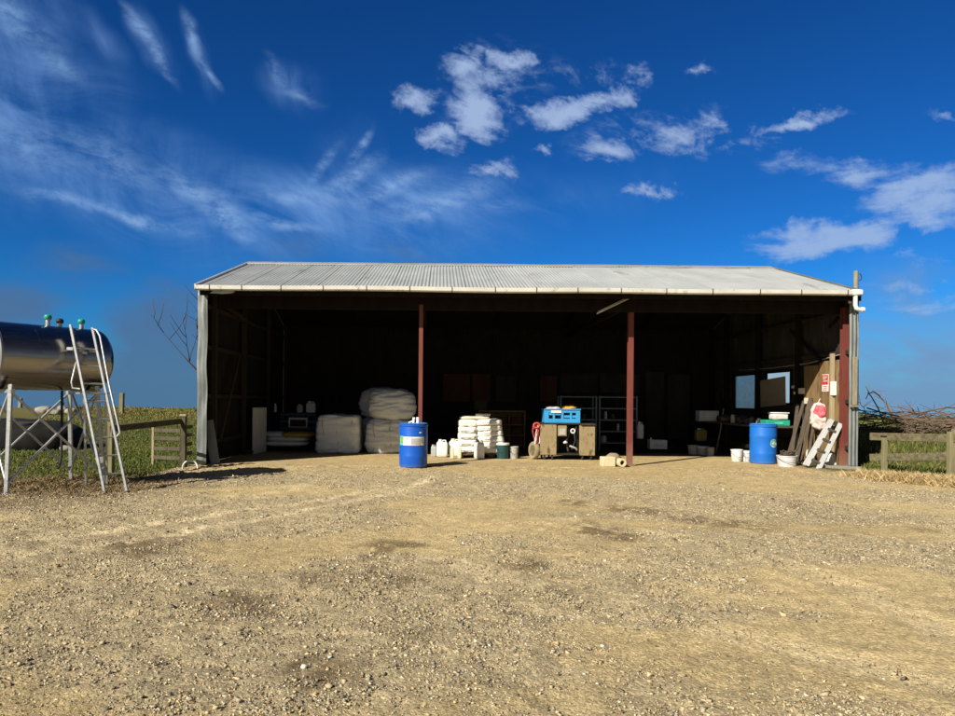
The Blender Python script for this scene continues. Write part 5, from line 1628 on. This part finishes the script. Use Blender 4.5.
# ladder with handrail and small platform against the tank
la, lb_ = at(105, 494, 10.25), at(127, 493.5, 10.5)
la.z = lb_.z = 0.0
ta, tb_ = at(70.5, 325, 10.75), at(92.5, 328, 11.0)
tl = thing('tank_ladder', 'galvanised ladder with handrail leaning on the steel tank', 'ladder', la)
def rel(v): return Vector(v) - la
for p0_, p1_ in ((la, ta), (lb_, tb_)):
    MB().beam(rel(p0_), rel(p1_), .035, .07, up=(.3, -1, 0)).build('rail', M_zinc, tl)
for k in range(1, 9):
    s = k / 9.3
    A, B = la.lerp(ta, s), lb_.lerp(tb_, s)
    MB().tube([rel(A), rel(B)], .014, 8).build('rung', M_zinc, tl, 60)
# platform half way
s = .585
A, B = la.lerp(ta, s), lb_.lerp(tb_, s)
bk = Vector((-.18, .34, 0))
MB().box(rel((A + B) / 2 + bk * .35), ((B - A).length + .14, .30, .025), math.atan2(B.y - A.y, B.x - A.x)).build('platform', M_zinc, tl)
# hoops
h0 = at(76, 391, 10.5)
pts = [at(80, 389, 10.5), at(72.5, 388, 10.5), at(71.5, 382, 10.5), at(76, 363, 10.6), at(79, 361, 10.65)]
MB().tube([rel(p_) for p_ in pts], .014, 8).build('hoop', M_zinc, tl, 60)
pts = [at(92.5, 329, 10.95), at(96.5, 330, 10.9), at(100, 336, 10.88), at(109, 384, 10.7), at(119, 428, 10.5), at(120, 433, 10.5), at(117, 436.5, 10.5)]
MB().tube([rel(p_) for p_ in pts], .015, 8).build('handrail', M_zinc, tl, 60)
for (u, v, d) in ((71.5, 349, 10.7), (94, 351, 10.95)):
    MB().box(rel(at(u, v, d)), (.10, .10, .05)).build('bracket', M_zinc, tl)
MB().beam(rel(A + bk * .6), rel(Vector((A.x + bk.x, A.y + bk.y + .1, 0))), .03, .03).build('strut', M_zinc, tl)
MB().beam(rel(B + bk * .6), rel(Vector((B.x + bk.x, B.y + bk.y + .1, 0))), .03, .03).build('strut', M_zinc, tl)

# ------------------------------------------------------------------ left yards: gate, posts, shaded bank, rocks
g1, g2, g0 = on_ground(153, 466), on_ground(183.5, 468), on_ground(110.5, 477)
def gz(x, y): return float(ground_z(np.array([x]), np.array([y]))[0])
yard = thing('stock_yard_rails', 'dark timber stock yard rails and posts left of the shed', 'fence', (0, 0, 0))
def post(par, p, w, h, m, dz=-.25, tilt=0.0):
    mb = MB(); mb.beam((p.x, p.y, dz), (p.x + tilt, p.y, h), w, w, up=(1, 0, 0), bev=.01)
    return mb.build('post', m, par)
post(yard, g2, .10, 1.02, M_darkw); mbp = MB().box((g2.x, g2.y, 1.035), (.13, .13, .04)); mbp.build('post_cap', M_stud, yard)
post(yard, g1, .045, .86, M_stud)
post(yard, g0, .10, .95, M_fpost)
MB().beam((g0.x, g0.y - .05, .83), (g2.x - .05, g2.y - .05, .92), .04, .11).build('rail', M_darkw, yard)
for z in (.18, .36, .56, .72):
    MB().beam((g1.x, g1.y - .04, z), (g2.x - .05, g2.y - .04, z + .01), .025, .075).build('rail', M_darkw if z < .7 else M_darkw, yard)
MB().beam((g1.x + .02, g1.y - .06, .83), (g1.x + .02, g1.y - .06, .1), .02, .05, up=(1, 0, 0)).build('batten', M_stud, yard)
e2 = Vector((XL - .06, g2.y + .35, 0))
for z in (.28, .46, .64, .80):
    MB().beam((g2.x + .05, g2.y - .02, z), (e2.x, e2.y, z), .025, .07).build('rail', M_darkw, yard)
# small hoop of white pipe at the shed corner
p = on_ground(190, 470)
solo(MB().tube([(.14 * math.cos(a), .03 * math.sin(a * 2), .02 + .16 * math.sin(a)) for a in np.linspace(0, math.pi, 15)], .015, 8), 'pipe_hoop', M_pvc, 'small white pipe hoop in the ground left of the shed corner', 'hoop', (p.x, p.y, 0), 0, smooth=60)
# far fence posts on the bank
for i, (u, v0, v1, d, w) in enumerate(((121.5, 393, 414, 30.5, .17), (20, 398, 412, 33, .15), (62, 402, 411, 36, .14))):
    b_ = at(u, v1, d); t_ = at(u, v0, d)
    z0 = gz(b_.x, d) - .2
    solo(MB().beam((0, 0, 0), (.02, 0, t_.z - z0), w, w, up=(1, 0, 0), bev=.02), 'fence_post', M_fpost if i == 0 else M_greyw, ('mossy fence post standing up from the bank just right of the ladder', 'grey fence post on the bank seen under the steel tank at far left', 'short grey fence post on the bank beside the rocks')[i], 'post', (b_.x, d, z0), 0, 'old posts along the paddock bank')
# rocks on the bank
rk = [(44, 411, 30, .62, .34), (54, 411, 29.6, .50, .24), (63, 411, 30.4, .40, .30), (71, 412, 30, .45, .22), (60, 432, 19.0, .30, .16), (66, 437, 18.4, .24, .14), (52, 431, 19.4, .28, .14)]
rl = ['largest pale rock on the bank behind the tank stand', 'low pale rock right of the largest one on the bank', 'peaked rock on the bank next to the short grey post', 'flat rock at the right end of the row on the bank', 'grey rock at the foot of the bank painted shade-black, in the middle', 'grey rock at the foot of the bank painted shade-black, lowest', 'grey rock at the foot of the bank painted shade-black, topmost']
for i, ((u, v, d, w, h), lab) in enumerate(zip(rk, rl)):
    p = at(u, v, d)
    solo(MB().soft((0, 0, h * .35), (w, w * .8, h), 2.6, 10, 0, .06, 3, 121 + i), 'rock', M_rock, lab, 'rock', (p.x, d, gz(p.x, d)), 0, 'rocks behind the tank', 40)
# low bank, the shade on its face painted as black
c = on_ground(10, 452)
hp = thing('shaded_bank', 'low bank behind the tank stand, its shade painted black', 'heap', (c.x - 1.0, c.y + 1.2, -.05), .12)
MB().soft((0, 0, .30), (4.0, 2.2, .98), 3.2, 18, 0, .09, 1.6, 131).build('bank_body', M_bankshade, hp, 60)
for (x, y, z) in ((-.9, -.6, .74), (.1, -.75, .74), (.95, -.5, .72)):
    MB().lathe([(.18, -.05), (.28, -.06), (.32, -.02), (.32, .03), (.27, .07), (.19, .06), (.17, 0), (.18, -.05)], 24, (x, y, z)).build('bank_tyre', M_rubber, hp, 50)

# bare tree behind the left wall
def bare_tree(name, label, base, h, spread, seed, r0=.10):
    rnd = random.Random(seed)
    t = thing(name, label, 'tree', base)
    tw = MB()
    tr = MB()
    def grow(mb, p, dirv, L, r, depth):
        pts, rs = [p.copy()], [r]
        n = 5
        d_ = dirv.copy()
        for i in range(n):
            d_ = (d_ + Vector((rnd.uniform(-.22, .22), rnd.uniform(-.22, .22), rnd.uniform(-.05, .16)))).normalized()
            p = p + d_ * L / n
            pts.append(p.copy()); rs.append(r * (1 - .75 * (i + 1) / n))
        mb.tube(pts, rs, 6 if r > .01 else 4)
        if depth > 0:
            for k in range(rnd.randint(3, 4)):
                j = rnd.randint(2, n)
                q = pts[j]
                az = rnd.uniform(0, 6.28)
                nd = (d_ * .6 + Vector((math.cos(az), math.sin(az), rnd.uniform(.1, .7))) * spread).normalized()
                grow(tw, q, nd, L * rnd.uniform(.5, .72), max(rs[j] * .75, .013), depth - 1)
    grow(tr, Vector((0, 0, 0)), Vector((0, 0, 1)), h * .5, r0, 0)
    for k in range(5):
        az = rnd.uniform(0, 6.28)
        grow(tw, Vector((0, 0, h * rnd.uniform(.22, .46))), Vector((math.cos(az) * spread, math.sin(az) * spread, .9)).normalized(), h * .42, r0 * .55, 2)
    tr.build('trunk', M_bark, t, 60)
    tw.build('crown', M_bark, t, 60)
    return t
p = at(222, 380, 24.0)
bare_tree('bare_tree', 'leafless tree behind the left wall with thin twigs in the sky', (p.x, 24.0, 0), 5.2, .62, 5, .10)

# ------------------------------------------------------------------ right side: rail fence and brush pile
fa, fb = on_ground(884.5, 473.5), on_ground(951, 480)
fdir = (fb - fa).normalized()
fence = thing('rail_fence', 'low weathered two-rail timber fence right of the shed', 'fence', (0, 0, 0))
p_s = Vector((XR + .12, fa.y + .35, 0))
post(fence, fa, .09, .72, M_fpost)
MB().box((fa.x, fa.y, .735), (.11, .11, .03)).build('post_cap', M_dark, fence)
post(fence, fb, .11, .88, M_fpost)
nx = fb + fdir * 2.6
post(fence, nx, .10, .85, M_fpost)
post(fence, fb + Vector((.16, .12, 0)), .10, .92, M_fpost)
off = Vector((0, -.07, 0))
MB().beam(p_s + off + Vector((0, 0, .72)), fb + off + Vector((.02, 0, .765)), .035, .15).build('rail', M_fence, fence)
MB().beam(p_s + off + Vector((0, 0, .29)), fb + off + Vector((.06, 0, .44)), .035, .15).build('rail', M_fence, fence)
MB().beam(fb + off + Vector((.1, 0, .76)), nx + off + Vector((0, 0, .76)), .035, .14).build('rail', M_fence, fence)
MB().beam(fb + off + Vector((.1, 0, .43)), nx + off + Vector((0, 0, .43)), .035, .14).build('rail', M_fence, fence)

def brush():
    rnd = random.Random(44)
    mb = MB()
    A, B = at(852, 432, 18.5), at(1010, 436, 17.5)
    for k in range(430):
        t = rnd.random()
        c = A.lerp(B, t)
        c = Vector((c.x + rnd.gauss(0, .2), c.y + rnd.gauss(0, .55), .52 + .66 * rnd.random() ** 1.5 - .05 * rnd.random()))
        az = rnd.gauss(0, .55) + (math.pi if rnd.random() < .5 else 0)
        el = rnd.gauss(.05, .22)
        L = rnd.uniform(.5, 1.9)
        d_ = Vector((math.cos(az) * math.cos(el), math.sin(az) * math.cos(el), math.sin(el)))
        p, pts = c - d_ * L / 2, []
        for i in range(6):
            pts.append(p.copy())
            d_ = (d_ + Vector((rnd.uniform(-.18, .18), rnd.uniform(-.18, .18), rnd.uniform(-.16, .14)))).normalized()
            p = p + d_ * L / 5
        r = rnd.choice((.006, .008, .010, .014, .020))
        mb.tube(pts, [r * (1 - .12 * i) for i in range(6)], 5)
    o = mb.build('brush_pile', M_brush, None, 60)
    tag(o, 'tangled pile of cut brown branches on the grass behind the rail fence', 'brush pile', kind='stuff')
    arcs = [([(884, 424), (878, 408), (871, 396), (868, 393), (869, 391)], 18, .018, 'thick bent branch arching up left end of the brush pile'),
            ([(897, 422), (888, 406), (880, 396), (873, 391.5), (868, 394), (866, 399)], 18.2, .02, 'longest arching branch rising over the left of the brush pile'),
            ([(893, 419), (888, 408), (884, 401), (877, 394)], 18.1, .012, 'thin branch beside the longest arching one on the brush pile'),
            ([(915, 413), (912, 408), (909.5, 402)], 17.9, .01, 'short upright twig in the middle of the brush pile'),
            ([(898, 416), (915, 414), (930, 411), (946, 407.5), (960, 408.5), (985, 405)], 17.6, .022, 'long pale branch lying along the right top of the brush pile'),
            ([(948, 422), (938, 414), (934, 410)], 17.6, .012, 'short forked branch under the long pale one on the brush pile'),
            ([(862, 420), (866, 414), (864, 408), (860, 404)], 18, .012, 'small bent twig of the brush pile beside the shed corner')]
    for pts, d, r, lab in arcs:
        pts = [at(u, v, d + .1 * i * ((-1) ** i)) for i, (u, v) in enumerate(pts)]
        rs = [r * (1 - .6 * i / len(pts)) for i in range(len(pts))]
        m2 = MB().tube(pts, rs, 7)
        for q in range(4):
            j = rnd.randint(1, len(pts) - 1)
            s_ = pts[j - 1].lerp(pts[j], rnd.random())
            e_ = s_ + Vector((rnd.uniform(-.25, .25), rnd.uniform(-.2, .2), rnd.uniform(.0, .28)))
            m2.tube([s_, s_.lerp(e_, .5) + Vector((0, 0, .02)), e_], [r * .45, r * .35, r * .2], 5)
        solo(m2, 'branch', M_brush, lab, 'branch', (0, 0, 0), 0, 'big branches sticking out of the brush pile', 60)
brush()

# ------------------------------------------------------------------ render settings
scene.render.engine = 'CYCLES'
scene.cycles.use_denoising = True
scene.cycles.max_bounces = 6
scene.cycles.diffuse_bounces = 2
scene.cycles.glossy_bounces = 3
scene.cycles.transmission_bounces = 5
scene.cycles.caustics_reflective = False
scene.cycles.caustics_refractive = False
scene.view_settings.view_transform = 'Standard'
scene.view_settings.look = 'None'
scene.view_settings.exposure = 0.5
scene.view_settings.gamma = 1.0
scene.view_settings.use_curve_mapping = False
